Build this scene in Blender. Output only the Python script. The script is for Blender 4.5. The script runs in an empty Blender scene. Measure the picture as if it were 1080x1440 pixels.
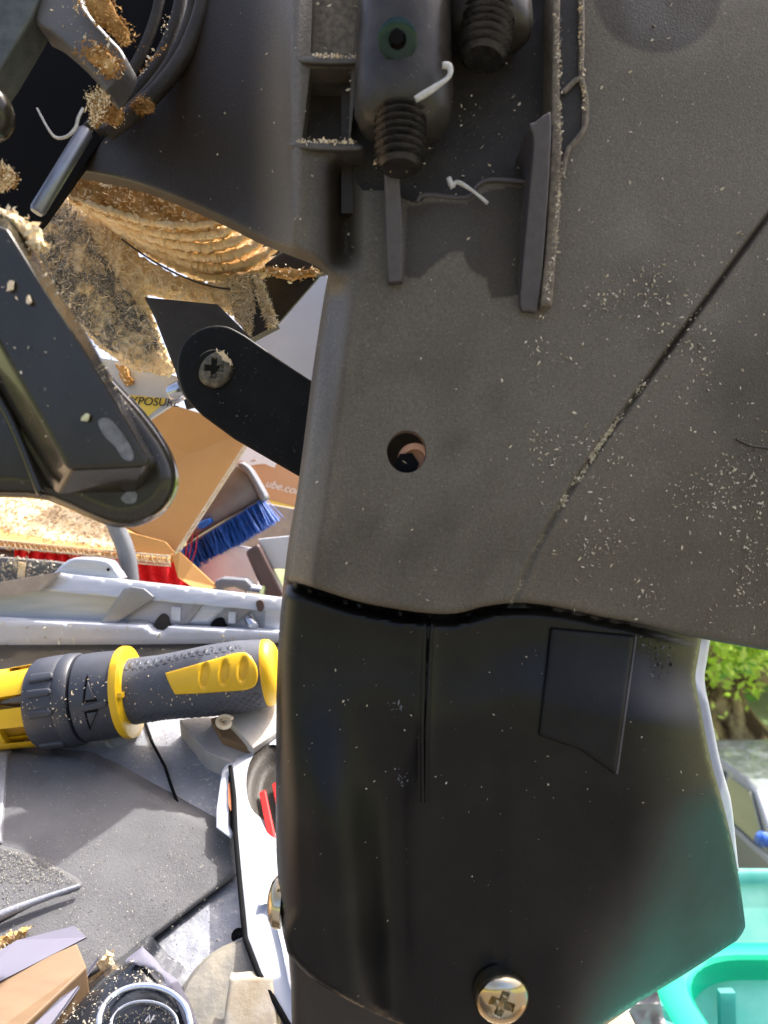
import bpy, bmesh, math, random
import numpy as np
from mathutils import Vector, Matrix
from mathutils.geometry import delaunay_2d_cdt
random.seed(7); RNG = np.random.default_rng(7)
SC = bpy.context.scene; COL = SC.collection
F = 1080.0
# ------------------------------------------------------------------ camera, world, sun, exposure
cam = bpy.data.cameras.new('camera'); cam.sensor_fit = 'VERTICAL'; cam.sensor_height = 36; cam.lens = 27
cam.clip_start = 0.01; cam.clip_end = 500
cam.dof.use_dof = True; cam.dof.focus_distance = 0.35; cam.dof.aperture_fstop = 17
camo = bpy.data.objects.new('camera', cam); COL.objects.link(camo)
camo.rotation_euler = (math.pi/2, 0, 0); SC.camera = camo
SUN = Vector((0.34, 0.34, 0.88)).normalized()
w = bpy.data.worlds.new('World'); SC.world = w; w.use_nodes = True
nt = w.node_tree; bg = nt.nodes['Background']; sky = nt.nodes.new('ShaderNodeTexSky')
sky.sky_type = 'NISHITA'; sky.sun_disc = False
sky.dust_density = 6; sky.ozone_density = .1; sky.air_density = .5
sky.sun_elevation = math.asin(SUN.z); sky.sun_rotation = math.atan2(SUN.x, SUN.y)
bg.inputs['Strength'].default_value = 0.13; nt.links.new(sky.outputs[0], bg.inputs[0])
sl = bpy.data.lights.new('sun', 'SUN'); sl.energy = 2.0; sl.angle = math.radians(0.5); sl.color = (1, .97, .92)
slo = bpy.data.objects.new('sun', sl); COL.objects.link(slo)
slo.rotation_euler = SUN.to_track_quat('Z', 'Y').to_euler()
SC.view_settings.view_transform = 'Standard'; SC.view_settings.look = 'None'
SC.view_settings.exposure = 1.95; SC.view_settings.gamma = 1

# ------------------------------------------------------------------ helpers
def P(px, py, d): return Vector(((px-540)/F*d, d, (720-py)/F*d))
def mesh_obj(name, verts, faces, mat, parent=None, smooth=False):
    me = bpy.data.meshes.new(name); me.from_pydata([tuple(v) for v in verts], [], faces); me.update()
    bm = bmesh.new(); bm.from_mesh(me); bmesh.ops.recalc_face_normals(bm, faces=bm.faces); bm.to_mesh(me); bm.free()
    if smooth: me.polygons.foreach_set('use_smooth', [True]*len(me.polygons))
    o = bpy.data.objects.new(name, me); COL.objects.link(o)
    if mat: me.materials.append(mat)
    if parent: attach(o, parent)
    return o
def attach(o, parent):
    o.parent = parent
    if parent.type == 'EMPTY': o.matrix_parent_inverse = Matrix.Translation(-parent.location)
def thing(name, label, cat, loc, group=None):
    o = bpy.data.objects.new(name, None); COL.objects.link(o); o.empty_display_size = .02
    o.location = loc; o['label'] = label; o['category'] = cat
    if group: o['group'] = group
    return o
def tag(o, label, cat, group=None, kind=None):
    if o.type == 'MESH':
        n = len(o.data.vertices); co = np.empty(n*3, 'f'); o.data.vertices.foreach_get('co', co); co = co.reshape(-1, 3)
        c = np.array([(co[:, 0].min()+co[:, 0].max())/2, (co[:, 1].min()+co[:, 1].max())/2, co[:, 2].min()])
        o.data.vertices.foreach_set('co', (co-c).astype('f').ravel()); o.location = c; o.data.update()
        for ch in o.children: ch.matrix_parent_inverse = Matrix.Translation(-Vector(c))
    o['label'] = label; o['category'] = cat
    if group: o['group'] = group
    if kind: o['kind'] = kind
    return o
def kind(o, k): o['kind'] = k; return o

def inside(poly, X, Y):
    poly = np.asarray(poly, float); r = np.zeros(X.shape, bool)
    x1, y1 = poly[:, 0], poly[:, 1]; x2, y2 = np.roll(x1, -1), np.roll(y1, -1)
    for a, b, c, d in zip(x1, y1, x2, y2):
        if b == d: continue
        k = ((b > Y) != (d > Y)) & (X < (c-a)*(Y-b)/(d-b)+a); r ^= k
    return r
def dist(poly, X, Y, closed=True):
    poly = np.asarray(poly, float); m = np.full(X.shape, 1e9)
    q = np.roll(poly, -1, 0) if closed else poly[1:]
    for (a, b), (c, d) in zip(poly, q):
        dx, dy = c-a, d-b; L = dx*dx+dy*dy+1e-12
        t = np.clip(((X-a)*dx+(Y-b)*dy)/L, 0, 1); m = np.minimum(m, (X-a-t*dx)**2+(Y-b-t*dy)**2)
    return np.sqrt(m)
def dens(poly, step, closed=True):
    out = []; n = len(poly)
    for i in range(n if closed else n-1):
        a = np.array(poly[i], float); b = np.array(poly[(i+1) % n], float)
        k = max(1, int(math.ceil(np.linalg.norm(b-a)/step)))
        out += [tuple(a+(b-a)*j/k) for j in range(k)]
    if not closed: out.append(tuple(map(float, poly[-1])))
    return out
def spline(pts, n=6, closed=False):
    out = []; N = len(pts); g = lambda i: np.array(pts[i % N] if closed else pts[min(max(i, 0), N-1)], float)
    for i in range(N if closed else N-1):
        p0, p1, p2, p3 = g(i-1), g(i), g(i+1), g(i+2)
        for j in range(n):
            t = j/n; out.append(tuple(.5*((2*p1)+(p2-p0)*t+(2*p0-5*p1+4*p2-p3)*t*t+(3*p1-p0-3*p2+p3)*t**3)))
    if not closed: out.append(tuple(g(N-1)))
    return out
def circ(cx, cy, rx, ry=None, n=32, rot=0):
    ry = ry or rx; c, s = math.cos(rot), math.sin(rot)
    return [(cx+rx*math.cos(a)*c-ry*math.sin(a)*s, cy+rx*math.cos(a)*s+ry*math.sin(a)*c) for a in np.linspace(0, 2*math.pi, n, endpoint=False)]
def vnoise(X, Y, sc, seed=0):
    X = np.asarray(X)/sc; Y = np.asarray(Y)/sc; xi = np.floor(X).astype(int); yi = np.floor(Y).astype(int)
    fx, fy = X-xi, Y-yi; fx = fx*fx*(3-2*fx); fy = fy*fy*(3-2*fy)
    def h(a, b): return np.modf(np.abs(np.sin(a*127.1+b*311.7+seed*74.7)*43758.5453))[0]
    return (h(xi, yi)*(1-fx)+h(xi+1, yi)*fx)*(1-fy)+(h(xi, yi+1)*(1-fx)+h(xi+1, yi+1)*fx)*fy
def planar(D):
    def f(u, v, h):
        d = (D(u, v) if callable(D) else np.full(u.shape, float(D)))+h
        return np.stack([(u-540)/F*d, d, (720-v)/F*d], -1)
    return f
def sheet(name, outline, D, step, mat, parent=None, thick=.004, holes=(), extra=(), rnd=None, hf=None, draft=0., mapf=None, smooth=True, back=True):
    """a solid plate: triangulated outline, relief hf (metres back), rounded rim rnd=(px, m), walls thick deep"""
    loops = [dens(outline, step)]+[dens(h, step) for h in holes]
    pts = []; edges = []
    for L in loops:
        s = len(pts); pts += L; edges += [(s+i, s+(i+1) % len(L)) for i in range(len(L))]
    nb = len(pts)
    o = np.array(outline, float); x0, y0 = o.min(0); x1, y1 = o.max(0)
    gx, gy = np.meshgrid(np.arange(x0, x1, step), np.arange(y0, y1, step*.92)); gx[::2] += step*.5
    gx = gx.ravel(); gy = gy.ravel()
    if len(extra): e = np.array(extra, float); gx = np.concatenate([gx, e[:, 0]]); gy = np.concatenate([gy, e[:, 1]])
    k = inside(outline, gx, gy) & (dist(outline, gx, gy) > step*.45)
    for h in holes: k &= ~inside(h, gx, gy) & (dist(h, gx, gy) > step*.45)
    if rnd and not callable(rnd[0]) and rnd[0] > step*.6:        # rings of points that follow a rounded rim
        B = np.array(loops[0]); T_ = np.roll(B, -1, 0)-np.roll(B, 1, 0); T_ /= np.linalg.norm(T_, axis=1, keepdims=True)+1e-9
        Nn = np.stack([-T_[:, 1], T_[:, 0]], 1); q = int(np.sign(inside(outline, *(B+Nn*.5).T).mean()-.5)) or 1
        gk = dist(outline, gx, gy) > rnd[0]*1.05; k &= gk
        for f in (.12, .3, .55, .85):
            rp = B+Nn*q*f*rnd[0]; ok = inside(outline, rp[:, 0], rp[:, 1]) & (np.abs(dist(outline, rp[:, 0], rp[:, 1])-f*rnd[0]) < .2*f*rnd[0]+.05)
            for h in holes: ok &= ~inside(h, rp[:, 0], rp[:, 1]) & (dist(h, rp[:, 0], rp[:, 1]) > step*.45)
            gx = np.concatenate([gx, rp[:, 0]]); gy = np.concatenate([gy, rp[:, 1]]); k = np.concatenate([k, ok])
    pts += list(zip(gx[k], gy[k]))
    V, E, T, ov, _, _ = delaunay_2d_cdt([Vector(p) for p in pts], edges, [], 0, 1e-6)
    V = np.array([tuple(v) for v in V]); T = np.array([t for t in T if len(t) == 3])
    c = V[T].mean(1); kk = inside(outline, c[:, 0], c[:, 1])
    for h in holes: kk &= ~inside(h, c[:, 0], c[:, 1])
    T = T[kk]
    u, v = V[:, 0], V[:, 1]; h = np.zeros(len(V))
    if hf: h = h+hf(u, v)
    if rnd:
        R, dep = rnd[0](u, v) if callable(rnd[0]) else rnd[0], rnd[1](u, v) if callable(rnd[1]) else rnd[1]
        dd = dist(outline, u, v)
        t = np.clip(1-dd/R, 0, 1); h = h+dep*(1-np.sqrt(np.clip(1-t*t, 0, 1)))
    mf = mapf or planar(D); W = mf(u, v, h); verts = W.tolist(); faces = T.tolist()
    if thick is not None:
        th = thick(u, v) if callable(thick) else np.full(len(V), thick)
        A = mf(u, v, h+th); B = W.copy(); B[:, 1] += th
        if mapf: B = A
        Bk = A*draft+B*(1-draft)
        idx = {}; cnt = {}
        for t in faces:
            for a, b in ((t[0], t[1]), (t[1], t[2]), (t[2], t[0])):
                cnt[(a, b)] = 1
        bd = [(a, b) for (a, b) in cnt if (b, a) not in cnt]
        def nb_(i):
            if i not in idx: idx[i] = len(verts); verts.append(Bk[i].tolist())
            return idx[i]
        for a, b in bd: faces.append([b, a, nb_(a), nb_(b)])
    return mesh_obj(name, verts, faces, mat, parent, smooth) if not smooth else autosm(mesh_obj(name, verts, faces, mat, parent, True))
def autosm(o, ang=50):
    me = o.data; bm = bmesh.new(); bm.from_mesh(me)
    for e in bm.edges:
        if len(e.link_faces) == 2 and e.calc_face_angle(0) > math.radians(ang): e.smooth = False
    bm.to_mesh(me); bm.free(); return o
def bevel(o, wd, seg=2):
    m = o.modifiers.new('bevel', 'BEVEL'); m.width = wd; m.segments = seg; m.limit_method = 'ANGLE'; return o
def slab(name, pts, vec, mat, parent=None, bev=0):
    n = len(pts); vec = Vector(vec); v = [Vector(p) for p in pts]+[Vector(p)+vec for p in pts]
    f = [list(range(n)), list(range(2*n-1, n-1, -1))]+[[i, (i+1) % n, n+(i+1) % n, n+i] for i in range(n)]
    o = mesh_obj(name, v, f, mat, parent)
    return bevel(o, bev) if bev else o
def loft(name, A, B, mat, parent=None, bev=0):
    n = len(A); v = [Vector(p) for p in A]+[Vector(p) for p in B]
    f = [list(range(n)), list(range(2*n-1, n-1, -1))]+[[i, (i+1) % n, n+(i+1) % n, n+i] for i in range(n)]
    o = mesh_obj(name, v, f, mat, parent)
    return bevel(o, bev) if bev else o
def frame(p0, p1, ref=Vector((0, -1, 0))):
    e = (Vector(p1)-Vector(p0)).normalized(); n = (ref-e*ref.dot(e)).normalized(); return e, n, e.cross(n)
def lathe(name, p0, p1, prof, mat, parent=None, n=32, rf=None, a0=0., a1=2*math.pi, smooth=True):
    """prof: (distance along axis from p0 in metres, radius)"""
    p0 = Vector(p0); e, nn, u = frame(p0, p1); full = abs(a1-a0-2*math.pi) < 1e-6
    v = []; f = []; m = n if full else n+1
    for s, r in prof:
        for j in range(m):
            a = a0+(a1-a0)*j/n; rr = r*(rf(s, a) if rf else 1); v.append(p0+e*s+(nn*math.cos(a)+u*math.sin(a))*rr)
    for i in range(len(prof)-1):
        for j in range(n):
            k = (j+1) % m; f.append([i*m+j, i*m+k, (i+1)*m+k, (i+1)*m+j])
    if full:
        f.append(list(range(m))); f.append([(len(prof)-1)*m+j for j in reversed(range(m))])
    o = mesh_obj(name, v, f, mat, parent, smooth); return autosm(o, 40) if smooth else o
def tube(name, pts, r, mat, parent=None, n=10, join=None):
    pts = [Vector(p) for p in pts]; v = []; f = []; N = len(pts)
    for i, p in enumerate(pts):
        e = (pts[min(i+1, N-1)]-pts[max(i-1, 0)]).normalized()
        ref = Vector((0, -1, 0)) if abs(e.y) < .9 else Vector((0, 0, 1))
        a = (ref-e*ref.dot(e)).normalized(); b = e.cross(a); rr = r(i/(N-1)) if callable(r) else r
        for j in range(n): t = 2*math.pi*j/n; v.append(p+(a*math.cos(t)+b*math.sin(t))*rr)
    for i in range(N-1):
        for j in range(n): k = (j+1) % n; f.append([i*n+j, i*n+k, (i+1)*n+k, (i+1)*n+j])
    f.append(list(range(n))); f.append([(N-1)*n+j for j in reversed(range(n))])
    if join is not None:
        s = len(join[0]); join[0].extend(v); join[1].extend([[q+s for q in ff] for ff in f]); return
    return autosm(mesh_obj(name, v, f, mat, parent, True), 60)
def chips(name, pos, size, mat, parent=None, up=None, flat=.35, long=2.2):
    pos = np.asarray(pos, float); N = len(pos)
    s = size[0]+(size[1]-size[0])*RNG.random(N)**2.2
    a = RNG.normal(size=(N, 3)); 
    if up is not None:
        nrm = np.asarray(up, float); nrm = np.broadcast_to(nrm, (N, 3)); a = a-nrm*(a*nrm).sum(1, keepdims=True)*.75
    a /= np.linalg.norm(a, axis=1, keepdims=True)+1e-9
    b = RNG.normal(size=(N, 3)); b = np.cross(a, b); b /= np.linalg.norm(b, axis=1, keepdims=True)+1e-9
    c = np.cross(a, b); s = s[:, None]; lg = 1+(long-1)*RNG.random((N, 1))
    V = np.stack([pos-a*s*lg*.5, pos+b*s*.4, pos+a*s*lg*.5+c*s*flat*.3, pos-b*s*.35+c*s*flat], 1).reshape(-1, 3)
    i = np.arange(N)[:, None]*4
    T = np.concatenate([i+np.array(t) for t in ([0, 1, 2], [0, 2, 3], [0, 3, 1], [1, 3, 2])])
    me = bpy.data.meshes.new(name); me.from_pydata(V.tolist(), [], T.tolist()); me.update(); me.materials.append(mat)
    o = bpy.data.objects.new(name, me); COL.objects.link(o)
    if parent: attach(o, parent)
    return o
def spread(poly, n, D, lift=0., mask=None):
    o = np.array(poly, float); x0, y0 = o.min(0); x1, y1 = o.max(0); X = []; Y = []; t = 0
    while t < n:
        x = RNG.uniform(x0, x1, n*2); y = RNG.uniform(y0, y1, n*2); k = inside(poly, x, y)
        if mask: k &= RNG.random(len(x)) < mask(x, y)
        X.append(x[k]); Y.append(y[k]); t += max(1, k.sum())
    x = np.concatenate(X)[:n]; y = np.concatenate(Y)[:n]
    d = (D(x, y) if callable(D) else np.full(x.shape, float(D)))-lift
    return np.stack([(x-540)/F*d, d, (720-y)/F*d], -1)
def text(name, s, loc, size, rotz, mat, parent=None, tilt=0, shear=0, ext=.0002):
    c = bpy.data.curves.new(name, 'FONT'); c.body = s; c.size = size; c.shear = shear; c.extrude = ext; c.materials.append(mat)
    o = bpy.data.objects.new(name, c); COL.objects.link(o); o.location = loc
    o.rotation_euler = (math.pi/2+tilt, rotz, 0)
    bpy.context.view_layer.update()
    me = bpy.data.meshes.new_from_object(o.evaluated_get(bpy.context.evaluated_depsgraph_get())); me.transform(o.matrix_basis)
    bpy.data.objects.remove(o); o = bpy.data.objects.new(name, me); COL.objects.link(o)
    if parent: attach(o, parent)
    return o

def M(name, c1, c2=None, sc=60, rough=.5, metal=0, bump=0, bsc=400, spec=.5, bd=.001, dust=0, dsc=900, dcol=(.55, .47, .36), stretch=None, coat=0, rvar=0, contrast=(.35, .65), trans=0, attr=None, cdark=None, cdc=None):
    m = bpy.data.materials.new(name); m.use_nodes = True; t = m.node_tree; b = t.nodes['Principled BSDF']
    N = t.nodes.new; Lk = t.links.new
    b.inputs['Roughness'].default_value = rough; b.inputs['Metallic'].default_value = metal
    b.inputs['Specular IOR Level'].default_value = spec; b.inputs['Coat Weight'].default_value = coat
    tc = N('ShaderNodeTexCoord'); co = tc.outputs['Object']
    if stretch:
        mp = N('ShaderNodeMapping'); mp.inputs['Scale'].default_value = stretch; Lk(co, mp.inputs[0]); co = mp.outputs[0]
    def noise(s, det=6, ro=.6):
        n = N('ShaderNodeTexNoise'); n.inputs['Scale'].default_value = s; n.inputs['Detail'].default_value = det
        n.inputs['Roughness'].default_value = ro; Lk(co, n.inputs['Vector']); return n.outputs['Fac']
    def ramp(fac, a, bb):
        r = N('ShaderNodeMapRange'); r.inputs[1].default_value = a; r.inputs[2].default_value = bb; Lk(fac, r.inputs[0]); return r.outputs[0]
    def mix(f, a, bb):
        x = N('ShaderNodeMix'); x.data_type = 'RGBA'
        for v, i in ((a, 6), (bb, 7)):
            if isinstance(v, tuple): x.inputs[i].default_value = (*v, 1)
            else: Lk(v, x.inputs[i])
        Lk(f, x.inputs[0]); return x.outputs[2]
    col = None
    if c2: col = mix(ramp(noise(sc), *contrast), c1, c2)
    else: b.inputs['Base Color'].default_value = (*c1, 1)
    if dust:
        th = .5+.25*(1-dust)
        f = ramp(noise(dsc, 3, .55), th, th+.06); f2 = ramp(noise(dsc*.13, 4, .6), .35, .7)
        mu = N('ShaderNodeMath'); mu.operation = 'MULTIPLY'; Lk(f, mu.inputs[0]); Lk(f2, mu.inputs[1])
        col = mix(mu.outputs[0], col if col else c1, dcol)
    if attr:
        at = N('ShaderNodeAttribute'); at.attribute_name = attr
        col = mix(at.outputs['Fac'], mix(ramp(noise(sc*1.7), *contrast), cdark, cdc), col)
        rr = N('ShaderNodeMapRange'); Lk(at.outputs['Fac'], rr.inputs[0]); rr.inputs[3].default_value = .42; rr.inputs[4].default_value = .56; a2 = N('ShaderNodeAttribute'); a2.attribute_name = 'polish'; ml = N('ShaderNodeMath'); ml.operation = 'MULTIPLY_ADD'
        Lk(a2.outputs['Fac'], ml.inputs[0]); ml.inputs[1].default_value = -.30; Lk(rr.outputs[0], ml.inputs[2]); Lk(ml.outputs[0], b.inputs['Roughness']); rvar = 0
        sp = N('ShaderNodeMath'); sp.operation = 'MULTIPLY_ADD'; Lk(a2.outputs['Fac'], sp.inputs[0]); sp.inputs[1].default_value = .55; sp.inputs[2].default_value = spec; Lk(sp.outputs[0], b.inputs['Specular IOR Level'])
    if col: Lk(col, b.inputs['Base Color'])
    if rvar:
        Lk(ramp(noise(sc*2.3), .3, .7), (mm := N('ShaderNodeMath')).inputs[0]); mm.operation = 'MULTIPLY_ADD'
        mm.inputs[1].default_value = rvar; mm.inputs[2].default_value = rough-rvar/2; Lk(mm.outputs[0], b.inputs['Roughness'])
    if bump:
        bp = N('ShaderNodeBump'); bp.inputs['Strength'].default_value = bump; bp.inputs['Distance'].default_value = bd
        Lk(noise(bsc, 4), bp.inputs['Height']); Lk(bp.outputs[0], b.inputs['Normal'])
    if trans:
        tr = N('ShaderNodeBsdfTranslucent'); tr.inputs[0].default_value = (*c1, 1)
        if col: Lk(col, tr.inputs[0])
        ms = N('ShaderNodeMixShader'); ms.inputs[0].default_value = trans
        Lk(b.outputs[0], ms.inputs[1]); Lk(tr.outputs[0], ms.inputs[2]); Lk(ms.outputs[0], t.nodes['Material Output'].inputs[0])
    return m

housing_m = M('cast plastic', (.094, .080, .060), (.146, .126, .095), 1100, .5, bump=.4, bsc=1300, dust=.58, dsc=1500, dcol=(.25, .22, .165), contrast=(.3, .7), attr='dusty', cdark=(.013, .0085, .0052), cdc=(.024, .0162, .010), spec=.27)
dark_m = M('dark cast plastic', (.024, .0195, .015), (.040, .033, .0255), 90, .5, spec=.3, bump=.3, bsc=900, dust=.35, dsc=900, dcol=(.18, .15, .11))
rib2_m = M('pocket rib', (.075, .066, .055), (.10, .09, .075), 300, .55, bump=.3, bsc=1200)
rib_m = M('rib plastic', (.082, .071, .073), (.062, .054, .054), 300, .55, bump=.3, bsc=1500)
tanrib_m = M('dusty rib', (.10, .08, .06), (.21, .17, .12), 500, .7, bump=.5, bsc=1500)
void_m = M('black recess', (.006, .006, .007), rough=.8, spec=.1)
boot_m = M('black chute plastic', (.0036, .0036, .0042), (.0095, .009, .0085), 45, .30, bump=.10, bsc=1700, spec=.26, dust=.22, dsc=700, dcol=(.04, .039, .037), rvar=.05)
boot2_m = M('brown tube plastic', (.022, .017, .014), (.032, .025, .02), 60, .4, bump=.1, bsc=700)
liplight_m = M('sunlit lip', (.42, .46, .55), (.55, .58, .66), 60, .35)
blackmetal_m = M('black coated steel', (.009, .009, .0085), (.014, .014, .0125), 80, 0.5, spec=.14, bump=.12, bsc=1400, dust=.30, dsc=700, dcol=(.25, .23, .18))
plate_m = M('dusty plate', (.026, .021, .017), (.038, .031, .025), 80, .6, bump=.2, bsc=900, dust=.3, dsc=700, dcol=(.25, .2, .14))
lever_m = M('glossy black paint', (.018, .0155, .010), (.030, .026, .017), 30, .22, bump=.03, bsc=500, spec=.35, coat=.3, dust=.25, dsc=500, dcol=(.2, .18, .15), rvar=.2)
gunmetal_m = M('grey paint', (.085, .085, .088), (.13, .125, .125), 60, .5, bump=.2, bsc=700, dust=.3, dcol=(.35, .28, .18))
greenmetal_m = M('green grey paint', (.05, .055, .05), (.09, .10, .09), 200, .45, bump=.3, bsc=600)
chrome_m = M('bright steel', (.62, .64, .67), (.5, .52, .56), 80, .22, 1)
bolt_m = M('black threaded steel', (.020, .0185, .0175), (.042, .039, .036), 250, .2, .45, bump=.3, bsc=900)
greenbolt_m = M('green tinged steel', (.016, .036, .03), (.028, .05, .043), 250, .24, .7)
zinc_m = M('tarnished zinc', (.62, .44, .21), (.54, .54, .46), 130, .15, 1, bump=.08, bsc=500)
copper_m = M('copper insert', (.85, .47, .33), (.75, .38, .25), 200, .45, .4)
screw_m = M('dusty black screw', (.05, .045, .035), (.22, .19, .13), 350, .5, .3, bump=.3, bsc=1200)
dust_m = M('sawdust', (.84, .62, .33), (.92, .76, .50), 110, .9, bump=.4, bsc=900, spec=.03)
dustorange_m = M('orange brown sawdust', (.42, .21, .055), (.62, .38, .15), 120, .9, bump=.8, bsc=800, spec=.1)  # darker and more orange than the plain sawdust
dustgrey_m = M('grey sawdust', (.26, .25, .24), (.66, .60, .50), 260, .9, bump=1, bsc=900, spec=.1)
shadeclump_m = M('shaded orange sawdust', (.24, .12, .035), (.44, .26, .10), 160, .95, bump=.6, bsc=900, spec=.03)  # lower albedo puts the top corner's shade into the sawdust colour
chip_m = M('wood flakes', (.76, .60, .37), (.88, .77, .58), 150, .8, spec=.2)
chipdull_m = M('dull flakes', (.46, .40, .29), (.66, .59, .45), 500, .8, spec=.2)
white_m = M('white plastic', (.54, .57, .63), (.49, .52, .58), 40, .4, dust=.2, dsc=500, dcol=(.4, .37, .32))
whiteshave_m = M('white shaving', (.62, .61, .57), (.42, .40, .36), 500, .5)
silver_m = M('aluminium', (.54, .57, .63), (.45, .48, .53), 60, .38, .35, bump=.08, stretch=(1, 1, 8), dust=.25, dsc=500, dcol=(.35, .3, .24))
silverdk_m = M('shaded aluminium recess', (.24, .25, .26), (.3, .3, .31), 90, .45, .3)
cast_m = M('silver painted casting', (.33, .345, .385), (.26, .27, .30), 30, .42, .25, bump=.35, bsc=350, dust=.62, dsc=420, dcol=(.62, .58, .52), rvar=.2)
shadowcast_m = M('shadow grey casting', (.085, .085, .09), (.125, .125, .13), 25, .6, bump=.3, bsc=900, dust=.35, dsc=1200, dcol=(.30, .29, .27))  # silver table in shadow, the shade put into a darker grey
yellow_m = M('yellow plastic', (.80, .50, .012), (.72, .43, .01), 40, .38, bump=.04, bsc=600)
grip_m = M('grey rubber grip', (.085, .095, .122), (.068, .077, .10), 60, .55, bump=.15, bsc=1500, dust=.25, dsc=500, dcol=(.5, .46, .4))
selector_m = M('black nylon', (.040, .044, .058), (.054, .06, .077), 60, .45, bump=.1, bsc=1200, dust=.22, dsc=500, dcol=(.4, .38, .33))
card_m = M('cardboard', (.55, .29, .10), (.49, .25, .085), 12, .8, bump=.15, bsc=300, spec=.2)
cardedge_m = M('cardboard edge', (.72, .62, .46), (.58, .47, .31), 250, .85, bump=.3, bsc=500, spec=.1)
carton_m = M('printed carton', (.62, .38, .22), (.58, .34, .19), 10, .7, spec=.2)
print_white = M('white print', (.82, .86, .88), rough=.6)
print_red = M('red print', (.55, .10, .06), rough=.6)
print_yellow = M('yellow print', (.85, .66, .12), rough=.6)
print_black = M('black print', (.03, .03, .03), rough=.6)
red_m = M('red fabric', (.82, .015, .03), (.88, .03, .045), 60, .7, bump=.3, bsc=300)
redplast_m = M('red plastic', (.50, .008, .006), rough=.35)
blue_m = M('blue bristle', (.012, .06, .30), (.03, .14, .52), 200, .45)
bluebtn_m = M('blue button', (.01, .16, .75), rough=.4)
brush_m = M('grey brush plastic', (.19, .20, .225), (.15, .155, .175), 60, .4, bump=.1, bsc=900)
brown_m = M('brown plastic', (.09, .055, .05), (.07, .042, .038), 40, .4)
paper_m = M('paper', (.72, .72, .74), (.6, .6, .62), 30, .8)
lav_m = M('lavender card', (.17, .165, .215), (.15, .145, .19), 20, .6)
wood_m = M('pine wood', (.25, .155, .08), (.19, .112, .055), 14, .6, stretch=(1, 6, 6), bump=.08)
woodgrey_m = M('weathered wood', (.30, .27, .25), (.40, .36, .32), 60, .8, bump=.5, bsc=300, dust=.4, dsc=400)
teal_m = M('teal plastic', (.16, .55, .51), (.34, .68, .65), 9, .35, trans=.55)
green_m = M('green plastic', (.0, .52, .28), (.0, .48, .30), 8, .35, trans=.35)
rag_m = M('grey rag', (.34, .32, .31), (.6, .6, .62), 14, .9, bump=.4, bsc=120)
bark_m = M('bark', (.08, .052, .026), (.50, .38, .19), 4.5, .95, bump=1, bsc=14, bd=.08, spec=.1, contrast=(.42, .6), stretch=(1, 1, .5))
leaf_m = M('leaf', (.46, .68, .07), (.70, .82, .22), 1.5, .5, trans=.65)
leafd_m = M('dark leaf', (.12, .30, .03), (.22, .44, .06), 1.5, .5, trans=.35)
carpaint_m = M('silver car paint', (.26, .28, .31), rough=.25, metal=.5, coat=.6)
glass_m = M('car glass', (.05, .07, .06), rough=.05, spec=1, coat=1)
tyre_m = M('tyre rubber', (.02, .02, .02), rough=.8)
bluecar_m = M('blue mirror paint', (.02, .10, .45), rough=.3, coat=.5)
lawn_m = M('yard', (.22, .20, .10), (.10, .15, .04), .35, .9, bump=.5, bsc=6)
terrace_m = M('terrace concrete', (.11, .10, .09), (.085, .08, .075), 5, .85, bump=.3, bsc=60)
bench_m = M('bench plywood', (.40, .30, .19), (.33, .24, .14), 20, .7, stretch=(1, 5, 5))

# ------------------------------------------------------------------ setting
def ground(name, x0, x1, y0, y1, z, m, th=None):
    v = [(x0, y0, z), (x1, y0, z), (x1, y1, z), (x0, y1, z)]
    o = slab(name, v, (0, 0, -th), m) if th else mesh_obj(name, v, [[0, 1, 2, 3]], m)
    return kind(o, 'structure')
ground('ground', -300, 300, -300, 300, -4.2, lawn_m)
ground('terrace', -5, 3, -5, 1.42, -1.12, terrace_m, .2)
t = thing('workbench', 'plywood bench top under the saw and its clutter', 'workbench', (-.6, .8, -1.12))
slab('bench_top', [(-1.5, .27, -.245), (.12, .27, -.245), (.12, 1.4, -.245), (-1.5, 1.4, -.245)], (0, 0, -.03), bench_m, t)
for x, y in ((-1.4, .35), (.05, .35), (-1.4, 1.32), (.05, 1.32)):
    slab('leg', [(x-.03, y-.03, -.275), (x+.03, y-.03, -.275), (x+.03, y+.03, -.275), (x-.03, y+.03, -.275)], (0, 0, -.845), bench_m, t)

# ------------------------------------------------------------------ saw head
head = thing('miter_saw', 'big dusty charcoal saw housing with ribs and bolts above a glossy black dust chute', 'saw head', P(640, 880, .26))
H_OUT = spline([(292, -30), (284, 20), (262, 75), (232, 120), (195, 160), (150, 190), (122, 214), (104, 240)], 4)[:-1] + \
        spline([(104, 240), (150, 248), (200, 261), (260, 284), (320, 311), (360, 331), (400, 346), (440, 362), (462, 381)], 4)[:-1] + \
        spline([(462, 381), (452, 440), (440, 520), (430, 600), (418, 690), (406, 760), (399, 815)], 4)[:-1] + \
        spline([(399, 815), (440, 826), (500, 845), (560, 857), (610, 863), (645, 862), (680, 853), (720, 848), (760, 850), (800, 857), (850, 868), (900, 877), (985, 898), (1115, 921)], 4) + [(1115, -30)]
GROOVE = [(1118, 248), (1080, 304), (1000, 412), (905, 541), (850, 618), (800, 692), (755, 770), (722, 846)]
RECESS = [(512, -28), (506, 60), (498, 140), (492, 200), (496, 246), (510, 268), (540, 268), (578, 284), (592, 284), (602, 274), (655, 277), (668, 262), (688, 253), (745, 256), (764, 248), (772, 120), (776, -28)]
POCKET = [(436, 96), (494, 97), (490, 196), (424, 200), (430, 150)]
POCKET2 = [(440, -28), (504, -28), (497, 76), (437, 74)]
def gsm(x, a, b): t = np.clip((x-a)/(b-a), 0, 1); return t*t*(3-2*t)
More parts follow.
